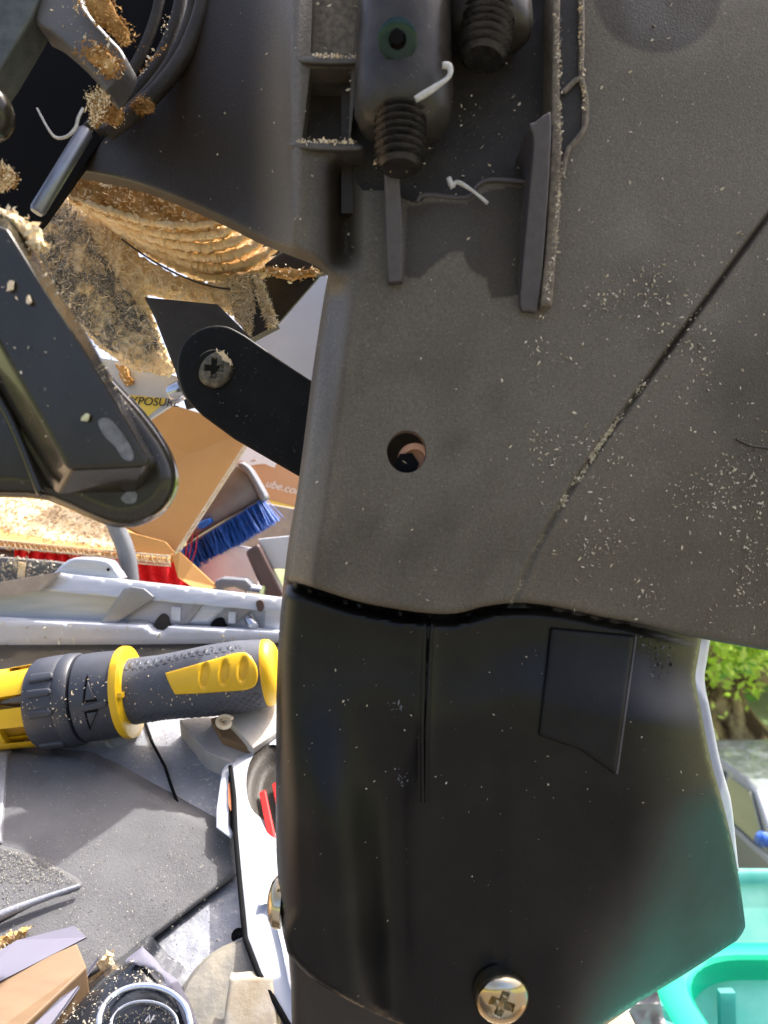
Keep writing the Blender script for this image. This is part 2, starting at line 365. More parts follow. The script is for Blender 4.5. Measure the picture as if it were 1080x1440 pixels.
def DH(u, v):
    d = np.full(u.shape, .250)
    q = np.clip((412-u)/300, 0, 1.2); up = 1-gsm(v, 330, 420)
    d = d + (.040*(1-np.exp(-q*2.6))+.042*q+.006*np.exp(-((u-330)/60)**2))*up                 # web falls back to the left
    d = d - .0035*np.exp(-((u-415)/17)**2)*(1-gsm(v, 300, 360))                # standing rounded ridge
    d = d + .013*np.exp(-((u-486)/15)**2)*gsm(v, 205, 250)*(1-gsm(v, 350, 385))  # crease under the boss
    d = d + .0045*np.exp(-((u-470)/14)**2)*gsm(v, 385, 420)*(1-gsm(v, 560, 720))*.3
    gl = (u-722)*.80+(v-846)*.57                                               # signed side of the seam
    d = d + np.clip(gl, 0, 400)*.000022
    d = d + .0009*vnoise(u, v, 170, 3)+7.5e-8*np.where(u > 600, u-600, 0)**2+4e-8*np.where(v > 560, v-560, 0)**2
    return d
LEFT_E = spline([(462, 381), (452, 440), (440, 520), (430, 600), (418, 690), (406, 760), (399, 815)], 4)
def h_h(u, v):
    g = dist(GROOVE, u, v, False); f = 1-gsm(v, 600, 846)*.72
    le = dist(LEFT_E, u, v, False); w_ = gsm(v, 376, 420)
    fl = w_*(.0105*np.clip(1-le/42, 0, 1)**1.25+.004*np.clip(1-le/12, 0, 1)**2-.0012*np.exp(-((le-46)/9)**2))
    return fl+.0017*f*np.exp(-(g/4.0)**2)-.0006*np.exp(-((g-8)/5)**2)
ex = []
G = np.array(dens(GROOVE, 4, False)); tg = np.gradient(G, axis=0); nn = np.stack([-tg[:, 1], tg[:, 0]], 1); nn /= np.linalg.norm(nn, axis=1, keepdims=True)
for k in (-7, -4.5, -2.2, 0, 2.2, 4.5, 7): ex += (G+nn*k).tolist()
ex += dens([(574, 294), (604, 286), (655, 288), (690, 268), (740, 264), (732, 300), (728, 413), (692, 418), (686, 390), (662, 376), (651, 350), (631, 354), (605, 374), (590, 390), (570, 386)], 3)+dens([(570, 290), (566, 391), (592, 395), (608, 378), (633, 358), (649, 355), (658, 380), (682, 394), (688, 423), (732, 418)], 3, False)+circ(925, -12, 84, n=90)+circ(925, -12, 97, n=100)
HOLE = circ(572, 635, 28, 30, 40)
housing = sheet('housing', H_OUT, DH, 5, housing_m, head,
    thick=lambda u, v: np.where((u < 470) & (v > 385), .03, .0085), holes=[RECESS, POCKET, POCKET2, HOLE], extra=ex,
    rnd=(9., .0025), hf=h_h)
STAIN = [(572, 292), (604, 284), (655, 286), (690, 266), (742, 262), (734, 300), (730, 415), (690, 420), (684, 392), (660, 378), (650, 352), (632, 356), (606, 376), (590, 392), (568, 388)]
def dusty(o, fn, at='dusty'):
    k = len(o.data.vertices); co = np.empty(k*3, 'f'); o.data.vertices.foreach_get('co', co); co = co.reshape(-1, 3)
    u = 540+F*co[:, 0]/co[:, 1]; v = 720-F*co[:, 2]/co[:, 1]
    o.data.attributes.new(at, 'FLOAT', 'POINT').data.foreach_set('value', fn(u, v).astype('f'))
def dust_shade(u, v):
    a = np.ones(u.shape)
    web = (1-gsm(u, 340, 412))*(1-gsm(v, 330, 400)); a *= 1-.93*web  # occlusion shade on the web, put into the colour
    cr = (1-gsm(u, 468, 512))*gsm(u, 420, 470)*gsm(v, 205, 240)*(1-gsm(v, 372, 392)); a *= 1-.85*cr  # shade inside the crease, painted darker
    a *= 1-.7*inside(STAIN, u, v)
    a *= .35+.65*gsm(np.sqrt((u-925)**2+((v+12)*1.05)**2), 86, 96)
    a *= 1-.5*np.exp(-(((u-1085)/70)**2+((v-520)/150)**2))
    a *= 1-.4*gsm(u, 800, 1080)*gsm(v, 400, 720)  # with the term above: shading to the lower right painted in
    a *= .72+.28*gsm(dist(RECESS, u, v), 4, 70)  # shadow around the bolt recess, painted into the colour
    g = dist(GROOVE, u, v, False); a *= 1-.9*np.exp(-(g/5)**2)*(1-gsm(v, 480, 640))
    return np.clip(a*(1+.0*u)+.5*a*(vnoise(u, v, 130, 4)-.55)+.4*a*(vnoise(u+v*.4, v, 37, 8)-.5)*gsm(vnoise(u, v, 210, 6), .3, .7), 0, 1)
dusty(housing, dust_shade)  # this attribute mixes real dust with painted shade
def dpol(u, v):
    le = dist(LEFT_E, u, v, False); p = gsm(v, 380, 430)*(1-gsm(le, 26, 46))*gsm(le, 2, 12)
    p = np.maximum(p, .55*np.exp(-((u-415)/24)**2)*(1-gsm(v, 320, 370)))
    return np.clip(p+.35*(gsm(vnoise(u, v, 150, 11), .35, .9))*gsm(vnoise(u*.3+v, u-v*.3, 50, 12), .2, .8), 0, 1)
dusty(housing, dpol, 'polish')
tube('lip', [P(x, y, .2503) for x, y in spline([(586, 284), (598, 274), (655, 278), (670, 262), (690, 253), (742, 256)], 4)], .0008, rib_m, head, 8)
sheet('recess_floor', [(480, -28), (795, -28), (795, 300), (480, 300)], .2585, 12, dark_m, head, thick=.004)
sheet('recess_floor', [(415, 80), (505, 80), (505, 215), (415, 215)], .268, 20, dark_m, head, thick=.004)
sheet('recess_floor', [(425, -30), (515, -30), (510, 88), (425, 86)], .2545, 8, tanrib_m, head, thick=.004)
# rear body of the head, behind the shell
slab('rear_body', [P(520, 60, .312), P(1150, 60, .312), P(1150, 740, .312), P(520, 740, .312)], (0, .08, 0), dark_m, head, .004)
# pocket ribs
for a, b in (((424, 84), (508, 86)), ((416, 204), (502, 208))):
    sheet('rib', spline([(a[0], a[1]-5), (b[0], b[1]-6), (b[0], b[1]+5), (a[0], a[1]+6)], 4, True), .2475, 4, rib2_m, head, thick=.02, rnd=(5, .002))
# ribs below the bosses
sheet('rib', [(540, 226), (560, 226), (567, 330), (566, 396), (546, 398), (543, 330)], lambda u, v: .2365+.00006*(v-226), 4, rib_m, head, thick=.03, rnd=(3, .0008))
sheet('rib', spline([(744, 176), (752, 172), (768, 160), (775, 166), (772, 250), (764, 360), (757, 432), (744, 438), (731, 430), (736, 360), (745, 260), (750, 200)], 3, True), lambda u, v: .233+.00006*(v-160), 4, rib_m, head, thick=.03, rnd=(3, .0008))
sheet('rib', [(777, -28), (788, -28), (786, 100), (790, 200), (787, 300), (776, 430), (760, 432), (768, 330), (775, 200)], lambda u, v: .243+.00001*v, 4, tanrib_m, head, thick=.02, rnd=(4, .001))
sheet('bracket_wall', [(786, -28), (816, -28), (817, 100), (820, 130), (818, 180), (800, 208), (788, 230)], .2475, 5, dark_m, head, thick=.012)
for pts in ([(817, -28), (818, 60), (817, 100), (819, 118), (824, 142), (822, 178), (808, 200), (797, 214), (790, 250)], [(819, 114), (811, 112), (792, 130)]):
    tube('bead', [P(x, y, .2462) for x, y in spline(pts, 4)], .0009, tanrib_m, head, 8)
# bosses
def boss(cx0, cx1, y1, rp, d, ytop=-34):
    k = d/F; a = P(cx0, ytop, d); b = P(cx1, y1, d); L = (b-a).length; r = rp*k
    return lathe('boss', a, b, [(0, r*.88), (L*.45, r*.96), (L*.72, r), (L*.86, r*.97), (L*.94, r*.85), (L, r*.62), (L+.0005, r*.2)], dark2_m, head, 48)
dark2_m = M('worn dark boss', (.026, .0215, .017), (.046, .039, .031), 120, .38, spec=.35, bump=.06, bsc=900, dust=.25, dsc=700, dcol=(.3, .27, .2), rvar=.2)
boss(570, 566, 196, 70, .243); boss(690, 688, 62, 60, .247)
# threaded bolts
def threads(cx0, y0, cx1, y1, rp, d, turns, m, back=.0):
    turns += 2
    a = P(cx0, y0, d); b = P(cx1, y1, d+back); L = (b-a).length; r = rp*d/F; pr = []
    for i in range(turns*6+1):
        s = L*i/(turns*6); ph = i % 6; taper = 1 if s < L*.8 else 1-.12*(s-L*.8)/(L*.2)
        pr.append((s, r*taper*(1, .93, .83, .76, .83, .93)[ph]))
    pr += [(L+.0004, r*.8), (L+.0012, r*.7), (L+.0013, r*.05)]
    e = (b-a).normalized()
    o = lathe('threaded_bolt', a, b, pr, m, head, 40)
    return o
threads(563, 160, 562, 232, 37, .234, 5, bolt_m, -.002)
threads(690, 0, 680, 80, 37, .240, 6, bolt_m, -.004)
# set screw in the boss
c = P(559, 56, .2222)
o = lathe('set_screw', P(559, 56, .230), c, [(0, .0058), (.0052, .0058), (.0058, .005), (.006, .0026), (.003, .0024), (.0028, .0004)], greenbolt_m, head, 28)
lathe('socket', P(558, 52, .2265), P(558, 51, .2215), [(0, .0022), (.0046, .0022), (.0047, .0002)], void_m, o, 6)
# hole with insert
o = lathe('hole_insert', P(583, 647, .266), P(583, 647, .260), [(0, .0058), (.006, .0058), (.0062, .0052), (.006, .0036), (.001, .0034), (.0009, .0002)], copper_m, head, 32)
lathe('socket', P(572, 653, .262), P(572, 653, .2555), [(0, .0042), (.0062, .0042), (.0063, .0002)], void_m, o, 6)
tube('bore', [P(572, 635, .2505), P(572, 635, .262)], .0068, void_m, head, 32) if False else None
# small groove at the far right
tube('bead', [P(x, y, float(DH(np.array(x*1.), np.array(y*1.)))) for x, y in ((1035, 618), (1055, 627), (1080, 630), (1110, 633))], .0005, dark_m, head, 6)

# ------------------------------------------------------------------ dust chute
C_OUT = [(401, 800), (700, 812), (990, 868)] + spline([(988, 892), (981, 930), (978, 958), (986, 1000), (1000, 1070), (1018, 1135), (1034, 1205), (1047, 1290), (1046, 1308), (1036, 1323)], 4)[:-1] + \
        [(1036, 1323), (960, 1372), (900, 1408), (840, 1450), (590, 1455)] + spline([(560, 1440), (500, 1412), (440, 1378), (404, 1340)], 4) + \
        spline([(397, 1310), (392, 1250), (388, 1180), (388, 1060), (389, 960), (393, 880), (399, 815)], 4)
HB = spline([(399, 820), (440, 832), (500, 851), (560, 863), (610, 868), (645, 867), (680, 857), (720, 852), (760, 854), (800, 861), (850, 872), (900, 881), (985, 902)], 3)
PANEL = [(775, 882), (893, 893), (866, 1090), (815, 1054), (757, 1034)]
SEAM = [(603, 862), (600, 940), (597, 1030), (596, 1128)]
def DC(u, v):
    d = .262+.0065*np.exp(-(dist(HB, u, v, False)/7)**2)*(1-.65*gsm(u, 690, 800))
    d = d + (1-gsm(dist(HB, u, v, False), 10, 140))*np.clip(DH(u, v)+.0085-.262, 0, 1)
    d = d + .040*np.clip((u-880)/165, 0, 1)**1.9*(1-.4*gsm(v, 1150, 1300))
    low = ((v-1195)+(u-880)*.48)/150
    d = d + .0190*np.clip(low+.30, 0, 3)**1.6*gsm(u, 760, 970)
    d = d - .0105*np.exp(-((u-448-(v-1000)*.09)/46)**2)*gsm(v, 950, 1180)+.005*np.exp(-((u-535-(v-1000)*.05)/34)**2)*gsm(v, 960, 1120)-.0022*np.exp(-((u-600)/20)**2)*(1-gsm(v, 1060, 1200))     # swelling along the left
    d = d + .003*gsm(u, 520, 570)*gsm(v, 1000, 1120)*(1-gsm(u, 690, 720))
    return d
def lw(u, v): return (1-gsm(v, 1270, 1330))*(1-gsm(u, 440, 500))
def h_c(u, v):
    s = dist(SEAM, u, v, False); h = (.0007*np.exp(-(s/4)**2)-.0007*np.exp(-((s-7)/3.5)**2))*(1-gsm(v, 1040, 1128))
    i = inside(PANEL, u, v); dd = dist(PANEL, u, v)
    return h
ex = []
for k in (0, 2.5, 5, 7.5, 10): ex += [(x+k, y) for x, y in dens(SEAM, 4, False)]+[(x-k, y) for x, y in dens(SEAM, 4, False)]
ex += dens(PANEL, 4)+dens([(776+3, 886), (889, 896), (864, 1083), (815, 1050), (761, 1031)], 4)
chute = sheet('dust_chute', C_OUT, DC, 6, boot_m, head, thick=.03, rnd=(lambda u, v: 8+26*lw(u, v), lambda u, v: .002+.014*lw(u, v)), hf=h_c, extra=ex, draft=.4)
pad_m = M('satin chute pad', (.008, .0078, .008), (.012, .0115, .0115), 60, .42, bump=.1, bsc=900, spec=.2, dust=.3, dsc=900, dcol=(.04, .04, .04))
sheet('raised_pad', PANEL, lambda u, v: DC(u, v)-.0019, 4, pad_m, chute, thick=.0024, rnd=(7, .0016), draft=.7)
tube('bead', [P(x, y, float(DC(np.array(x*1.), np.array(y*1.)))-.0006) for x, y in dens([(894, 894), (867, 1088)], 20, False)], .0005, rib_m, chute, 8)
for k in (-5, 5): tube('bead', [P(x+k*(1-.5*(y-868)/260), y, float(DC(np.array(x*1.), np.array(y*1.)))-.0001) for x, y in dens([(603, 868), (600, 940), (597, 1030), (597, 1128)], 14, False)], .00075, boot_m, chute, 10)
tb = sheet('chute_tube', [(400, 1290), (470, 1330), (560, 1380), (640, 1420), (640, 1480), (411, 1475), (409, 1380)], lambda u, v: .2735+0*u, 6, boot2_m, chute, thick=.02, rnd=(30, .01))
R_ED = spline([(987, 893), (981, 930), (978, 958), (986, 1000), (1000, 1070), (1018, 1135), (1033, 1200), (1038, 1225)], 5)
sheet('lip', [(x-14, y) for x, y in R_ED]+[(x+(13 if y < 1120 else max(1.5, 13-(y-1120)*.12)), y) for x, y in reversed(R_ED)], lambda u, v: np.maximum(.304, DC(np.minimum(u, 1040), v)+.014), 4, liplight_m, chute, thick=.006, rnd=(5, .003))  # pale blue strip stands in for light caught on the black chute edge
def phillips(cx, cy, r, d, m, parent, dome=.0022, cross=.5, rot=0., sq=1., ox=0, oy=0, wid=.16):
    def hf(u, v):
        x = (u-cx)/r; y = (v-cy)/r/sq; rr = np.clip(np.sqrt(x*x+y*y), 0, 1)
        x = x-ox; y = y-oy
        xa = x*math.cos(rot)+y*math.sin(rot); ya = -x*math.sin(rot)+y*math.cos(rot)
        cr = np.minimum(np.maximum(np.abs(xa)/cross, np.abs(ya)/wid), np.maximum(np.abs(ya)/cross, np.abs(xa)/wid))
        return -dome*np.sqrt(np.clip(1-rr**2*.97, 0, 1))+.0034*r*d/F/.009*(1-gsm(cr, .72, 1.08))*(1-.35*np.sqrt(xa**2+ya**2)/cross)
    return sheet('screw', circ(cx, cy, r, r*sq, 40), d, max(1.2, r/22), m, parent, thick=.003, hf=hf)
phillips(706, 1403, 40, .2625, zinc_m, chute, .0085, .46, .35, .98, 0, .22, .14)
o = lathe('screw', P(398, 1268, .280), P(376, 1267, .280), [(0, .0090), (.0022, .0090), (.0032, .0084), (.0045, .0066), (.0054, .0036), (.0057, .0003)], zinc_m, chute, 36)
chips('scuff', np.concatenate([spread([(896, 893), (950, 905), (946, 965), (915, 950), (897, 910)], 70, DC, .0002), spread(spline([(540, 990), (556, 986), (572, 996), (556, 1000)], 3, True), 14, DC, .0002), spread(circ(566, 1092, 9, 14), 22, DC, .0002)]), (.0003, .0012), M('grey scuff', (.16, .165, .17), rough=.9, spec=.1), chute, (0, -1, 0), .12, 3)['kind'] = 'stuff'
# loose bits on the head
chips('sawdust_flakes', np.concatenate([
    spread(H_OUT, 500, DH, .0004, lambda x, y: .15+.85*gsm(x, 700, 1000)*gsm(y, 420, 640)+.25*(y < 380)),
    spread([(730, 430), (1080, 300), (1080, 905), (760, 850)], 1500, lambda u, v: DH(u, v)-.0003, .0, lambda x, y: .06+gsm(vnoise(x, y, 70, 2), .35, .9)**1.5),
    spread([(505, 205), (760, 100), (765, 420), (520, 420)], 120, .2575)]), (.00016, .0011), chipdull_m, head, (0, -1, 0), .5)['kind'] = 'stuff'
g0 = np.array(dens(spline(GROOVE[3:], 6), 1.0, False))
for lo_, hi_, rep, sg, sz in ((538, 600, 3, 2.6, (.0002, .0009)), (600, 705, 9, 2.6, (.0002, .0010)), (690, 850, 9, 3.2, (.00012, .00032))):
    gp = g0[(g0[:, 1] > lo_) & (g0[:, 1] < hi_)]; gp = np.repeat(gp, rep, 0)+RNG.normal(size=(len(gp)*rep, 2))*sg*(.4+vnoise(np.repeat(gp[:, 1], rep), np.repeat(gp[:, 0], rep), 17, 4))[:, None]+np.array((-1.5, 0))
    gp = gp[RNG.random(len(gp)) < gsm(vnoise(gp[:, 0], gp[:, 1], 11, 5), .25, .7)]; gd = DH(gp[:, 0], gp[:, 1])
    chips('sawdust_flakes', np.stack([(gp[:, 0]-540)/F*gd, gd, (720-gp[:, 1])/F*gd], 1), sz, M('seam dust', (.42, .37, .25), (.55, .49, .35), 400, .9), head, (0, -1, 0), .5)['kind'] = 'stuff'
chips('sawdust_flakes', spread(C_OUT, 170, lambda u, v: DC(u, v), .0002, lambda x, y: (y > 888)*(.3+.7*(y < 1130))), (.00016, .0008), chipdull_m, chute, (0, -1, 0), .5)['kind'] = 'stuff'
def ledge(pts, n, d, sg, size=(.0003, .0011), m=chip_m, par=head):
    g = np.array(dens(pts, 1, False)); g = g[RNG.integers(0, len(g), n)]+RNG.normal(size=(n, 2))*sg
    o = chips('sawdust_flakes', np.stack([(g[:, 0]-540)/F*d, np.full(n, d), (720-g[:, 1])/F*d], 1), size, m, par, None, .6); o['kind'] = 'stuff'; return o
ledge([(440, 78), (505, 80)], 110, .2474, 1.6); ledge([(420, 198), (500, 200)], 130, .2474, 1.8)
ledge([(816, 0), (819, 110), (824, 160)], 160, .2455, 1.6); ledge([(784, 20), (789, 200), (783, 330), (768, 420)], 260, .2425, 2.4, m=chipdull_m)
ledge([(526, 226), (545, 236), (590, 236)], 40, .233, 2)
tag(tube('plastic_shaving', [P(x, y, .2265) for x, y in spline([(622, 92), (632, 94), (631, 108), (610, 124), (584, 140)], 4)], lambda t: .0009+.0002*math.sin(t*9), whiteshave_m, None, 8), 'bent white plastic shaving stuck on the bolt boss', 'shaving')
tag(tube('plastic_shaving', [P(x, y, .2475) for x, y in spline([(631, 250), (636, 262), (643, 256), (664, 268), (686, 286)], 4)], lambda t: .00085*(1-.5*t)+.0002*math.sin(t*8)**2, whiteshave_m, None, 8), 'small white plastic shaving lying in the recess below the bolts', 'shaving')

# ------------------------------------------------------------------ upper left bracket and lever
br = thing('guard_bracket', 'dark bracket caked with orange sawdust in the top corner', 'bracket', P(60, 300, .29))
sheet('void_backing', [(-60, -40), (300, -40), (268, 80), (205, 150), (140, 200), (62, 310), (30, 345), (-60, 330)], lambda u, v: .325+0*u, 14, void_m, br, thick=.004)  # black sheet stands in for the shaded void behind the bracket
sheet('arm', [(-60, -40), (72, -40), (47, 27), (3, 102), (-60, 190)], .262, 6, greenmetal_m, br, thick=.012, rnd=(8, .003))
sheet('arm', spline([(48, 26), (64, -40), (96, -40), (120, 12), (150, 48), (172, 72), (176, 92), (152, 128), (138, 112), (104, 74), (72, 46)], 3, True), .265, 5, gunmetal_m, br, thick=.012, rnd=(6, .002))
for rr, dd, ww in ((0, .300, .0032), (14, .305, .0022), (32, .312, .0026), (62, .318, .0022)):
    arc = spline([(290-rr, -30), (282-rr, 20), (260-rr*.98, 75), (230-rr*.92, 118), (192-rr*.8, 156), (150-rr*.45, 188-rr*.1)], 5)
    tube('rim', [P(x, y, dd) for x, y in arc], ww, dark_m, br, 12)
lathe('rod', P(122, 182, .268), P(48, 304, .262), [(0, .0018), (.001, .0026), (.034, .0026), (.0352, .002), (.0353, .0002)], M('dull steel rod', (.30, .31, .34), (.22, .23, .25), 80, .4, .9), br, 24)
lathe('knob', P(-22, 160, .25), P(-22, 160, .24), [(0, .009), (.006, .009), (.009, .007), (.010, .004), (.0101, .0002)], lever_m, br, 32)
tag(tube('fibre', [P(x, y, .258) for x, y in spline([(52, 152), (66, 178), (78, 193), (94, 192), (106, 180), (110, 166), (117, 152)], 5)], lambda t: .0003+.0006*t*(1.3-t), whiteshave_m, None, 6), 'thin curled white fibre hanging in the dark gap', 'fibre')
def clump(poly, d, h, m, seed=0, parent=None, name='sawdust_clump', step=3, n=200, sz=(.0005, .0018), mm=None, lumps=(14, 5)):
    def hf(u, v):
        dd = np.clip(dist(poly, u, v)/12, 0, 1)
        return -h*(np.sqrt(dd)*.6+.7*dd*(vnoise(u, v, lumps[0], seed)-.3)+.45*vnoise(u, v, lumps[1], seed+1))
    P2 = [(x+RNG.normal()*1.3, y+RNG.normal()*1.3) for x, y in dens(poly, 4)]
    o = sheet(name, P2, d, step, m, parent, thick=.004, hf=hf); o['kind'] = 'stuff'
    k = len(o.data.vertices); co = np.empty(k*3, 'f'); o.data.vertices.foreach_get('co', co); co = co.reshape(-1, 3)
    i = RNG.integers(0, k, n)
    ch = chips('sawdust_flakes', co[i]+RNG.normal(size=(n, 3))*.0006, sz, mm or chip_m, o, (0, -1, 0), .5, 3.2); ch['kind'] = 'stuff'
    return o
for i, (pl, d, h, m) in enumerate([
    ([(102, -20), (150, -20), (165, 12), (188, 40), (186, 62), (172, 66), (150, 42), (128, 26), (110, 8)], .258, .004, shadeclump_m),
    ([(118, 62), (132, 52), (146, 66), (170, 78), (178, 94), (160, 112), (148, 110), (128, 92), (108, 76)], .261, .005, dustorange_m),
    ([(120, 132), (150, 122), (156, 140), (138, 172), (128, 182), (126, 160)], .268, .004, shadeclump_m),
    ([(146, 168), (166, 140), (172, 150), (162, 174)], .285, .003, shadeclump_m),
    ([(186, 150), (196, 136), (218, 146), (210, 154), (194, 158)], .293, .003, shadeclump_m),
    ([(-12, 226), (10, 232), (24, 246), (14, 262), (-12, 268)], .25, .005, shadeclump_m)]):
    c_ = np.mean(pl, 0); o = clump([tuple(c_+(np.array(p)-c_)*.72) for p in pl], d+.003, h*.45, m, i, br, n=160, sz=(.0002, .0009), mm=dust_m if i % 2 else shadeclump_m, lumps=(7, 3))
    sc_ = chips('sawdust_flakes', np.concatenate([spread(pl, 420, d+.0015), spread([tuple(c_+(np.array(p)-c_)*1.3) for p in pl], 110, d+.002)])+RNG.normal(size=(530, 3))*.0005, (.0002, .0010), (dustorange_m, shadeclump_m, dust_m)[i % 3], o, (0, -1, 0), .5, 3); sc_['kind'] = 'stuff'
ledge([(238, 18), (222, 60), (200, 100), (178, 130)], 60, .302, 2.5, par=br); ledge([(196, 100), (212, 86), (232, 66)], 60, .300, 1.4, m=dustorange_m, par=br)
chips('sawdust_flakes', spread([(60, 0), (120, 0), (180, 90), (120, 90)], 40, .2645), (.0004, .0016), chip_m, br, (0, -1, 0))['kind'] = 'stuff'

lv = thing('clamp_lever', 'glossy black pressed steel lever with a raised centre, close to the camera', 'lever', P(150, 740, .23))
L_OUT = spline([(-70, 268), (-10, 286), (22, 312), (48, 352), (76, 408), (112, 458), (150, 522), (198, 576), (232, 624), (247, 662), (245, 692), (228, 720), (198, 738), (164, 742), (128, 730), (70, 704), (-70, 650)], 4, True)
sheet('plate', L_OUT, .225, 4, lever_m, lv, thick=.008, rnd=(24, .006), draft=.6)
bs = loft('raised_panel', [P(-80, 300, .2105), P(10, 322, .2105), P(60, 404, .2105), P(118, 492, .2105), P(210, 648, .2105), P(206, 655, .2105), P(100, 660, .2105), P(92, 652, .2105), P(0, 486, .2105), P(-80, 352, .2105)],
     [P(-80, 270, .2255), P(18, 300, .2255), P(72, 398, .2255), P(130, 486, .2255), P(222, 650, .2255), P(190, 694, .2255), P(80, 696, .2255), P(64, 676, .2255), P(-40, 490, .2255), P(-80, 430, .2255)], lever_m, lv, .0022)
tube('bead', [P(x, y, .2225) for x, y in spline([(-40, 508), (10, 580), (52, 680), (58, 692)], 5)], .0013, lever_m, lv, 10)
wear_m = M('scuffed paint', (.10, .10, .10), (.20, .20, .20), 400, .5)
sheet('scuff', spline([(138, 592), (152, 588), (166, 602), (180, 622), (188, 640), (184, 648), (172, 644), (162, 628), (146, 612)], 3, True), .2103, 4, wear_m, lv, thick=.0006)
sheet('scuff', spline([(170, 700), (182, 690), (192, 694), (190, 706), (178, 708)], 3, True), .2245, 4, wear_m, lv, thick=.0006)
chips('sawdust_flakes', np.concatenate([spread([(0, 380), (110, 470), (60, 640), (0, 500)], 14, .2095), ]), (.0004, .0011), chip_m, lv, (0, -1, 0))['kind'] = 'stuff'
ledge([(16, 300), (48, 352), (76, 408), (112, 458), (150, 522), (190, 590)], 110, .2235, 4, (.0003, .0012), chip_m, lv)
clump([(-10, 290), (18, 298), (48, 318), (58, 345), (44, 350), (30, 330), (4, 308)], .222, .003, dust_m, 9, lv, n=120)
# ------------------------------------------------------------------ guard link
lk = thing('guard_link', 'flat black steel link arm held by a dusty cross-head screw', 'link arm', P(300, 600, .335))
LK = spline([(345, 472), (318, 459), (290, 460), (266, 474), (252, 498), (251, 530), (262, 560), (285, 585)], 5)+[(330, 618), (415, 667), (500, 715), (500, 572), (433, 532), (385, 500)]
sheet('arm', LK, .335, 5, blackmetal_m, lk, thick=.005, rnd=(4, .0012))
s = phillips(301, 518, 25.5, .3335, screw_m, lk, .0024, .55, .06, 1.05)
lathe('washer', P(303, 521, .3352), P(303, 521, .3335), [(0, .0086), (.0015, .0086), (.0017, .008), (.0018, .0003)], blackmetal_m, s, 36)
clump([(302, 494), (314, 495), (324, 506), (326, 516), (318, 508)], .3322, .001, dust_m, 3, lk, n=40, sz=(.0004, .001))
def flake(px, py, r, d, m, label, seed, asp=1.5):
    rg = np.random.default_rng(seed); a = np.sort(rg.uniform(0, 6.28, 9)); rr = r*rg.uniform(.75, 1.1, 9); ro = rg.uniform(0, 3)
    q = [(px+(R_*math.cos(t)*asp*math.cos(ro)-R_*math.sin(t)*math.sin(ro)), py+(R_*math.cos(t)*asp*math.sin(ro)+R_*math.sin(t)*math.cos(ro))) for t, R_ in zip(a, rr)]
    o = sheet('wood_flake', q, d, 2, m, None, thick=.0008, hf=lambda u, v: -.0006-.0006*vnoise(u, v, 4, seed)); tag(o, label, 'wood flake')
flake(119, 588, 5, .2098, M('pale yellow flake', (.62, .6, .36)), 'pale yellow wood flake on the black lever', 3)
flake(14, 402, 5.5, .2098, chip_m, 'white wood flake on the upper dark part of the black lever', 5)
flake(40, 421, 4.5, .2098, chip_m, 'smaller wood flake beside the white one on the black lever', 8)
t = lathe('bolt_head', P(256, 548, .345), P(239, 556, .345), [(0, .0045), (.0045, .0045), (.0062, .0032), (.0066, .0002)], chrome_m, None, 28); tag(t, 'small rounded chrome bolt peeking out from behind the link arm', 'bolt')

# ------------------------------------------------------------------ caked blade guard
gd_ = thing('blade_guard', 'finned guard caked in layers of tan sawdust below the housing', 'blade guard', P(260, 400, .39))
def arcpts(k, n=30):
    a = np.array((98+7*k, 280+5.2*k)); m = np.array((226+14*k, 319+15*k)); b = np.array((312+19.5*k, 311+8.6*k))
    c = 2*m-.5*(a+b); t = np.linspace(0, 1, n)[:, None]; return (1-t)**2*a+2*t*(1-t)*c+t*t*b
for k in range(6):
    A = arcpts(k, 46); lo = A+np.stack([np.zeros(46), RNG.normal(size=46)*1.2], 1)
    hi = A[::-1]-np.array((0, 34))*np.sin(np.linspace(.05, math.pi-.05, 46))[:, None]-np.array((0, 2))
    poly = [tuple(p) for p in lo]+[tuple(p) for p in hi]; d0 = .370+.009*k
    def hf(u, v, lo=lo, k=k):
        e = np.clip(dist(lo.tolist(), u, v, False)/14, 0, 1)
        return .0035*np.exp(-(e/.16)**2)+.0045*e**1.5-.0006*vnoise(u, v, 6, k)-.0009*vnoise(u, v, 2.6, k+9)
    o = sheet('fin', poly, d0, 2.2, dust_m, gd_, thick=.006, hf=hf)
    C2 = arcpts(k, 110); jt = RNG.normal(size=(110, 2))*.9
    lp = [P(x+a, y-4.5+b, d0-.0012+RNG.normal()*.0003) for (x, y), (a, b) in zip(C2, jt)]
    tube('lip', lp, lambda t, k=k: (.0016+.0006*vnoise(np.array(t*60.), np.array(k*3.), 1., k))*min(1, 6*t+.25, 5*(1-t)+.3), dust_m, o, 8)
    bd_ = spread(poly, 700, d0+.0008); bd_ += RNG.normal(size=bd_.shape)*.0006
    ch = chips('sawdust_flakes', bd_, (.0003, .0008), dust_m, o, (0, -.7, -.3), .5, 2.4); ch['kind'] = 'stuff'
    ed = lo[RNG.integers(0, 46, 420)]+RNG.normal(size=(420, 2))*1.8
    ch = chips('sawdust_flakes', np.stack([(ed[:, 0]-540)/F*d0, np.full(420, d0-.0018), (720-ed[:, 1])/F*d0], 1), (.0003, .0010), chip_m, o, None, .5, 3); ch['kind'] = 'stuff'
A = arcpts(0, 30)
top = [(70, 232), (150, 236), (215, 250), (275, 270), (335, 298)]
clump(top+[tuple(p) for p in A[::-1]], .371, .004, dustorange_m, 21, gd_, 'caked_sawdust', 2.6, 1300, (.0005, .0018), dust_m)
tube('thin_edge', [P(x, y, .4005) for x, y in arcpts(5.7, 24)[2:14]], .0005, plate_m, gd_, 8)
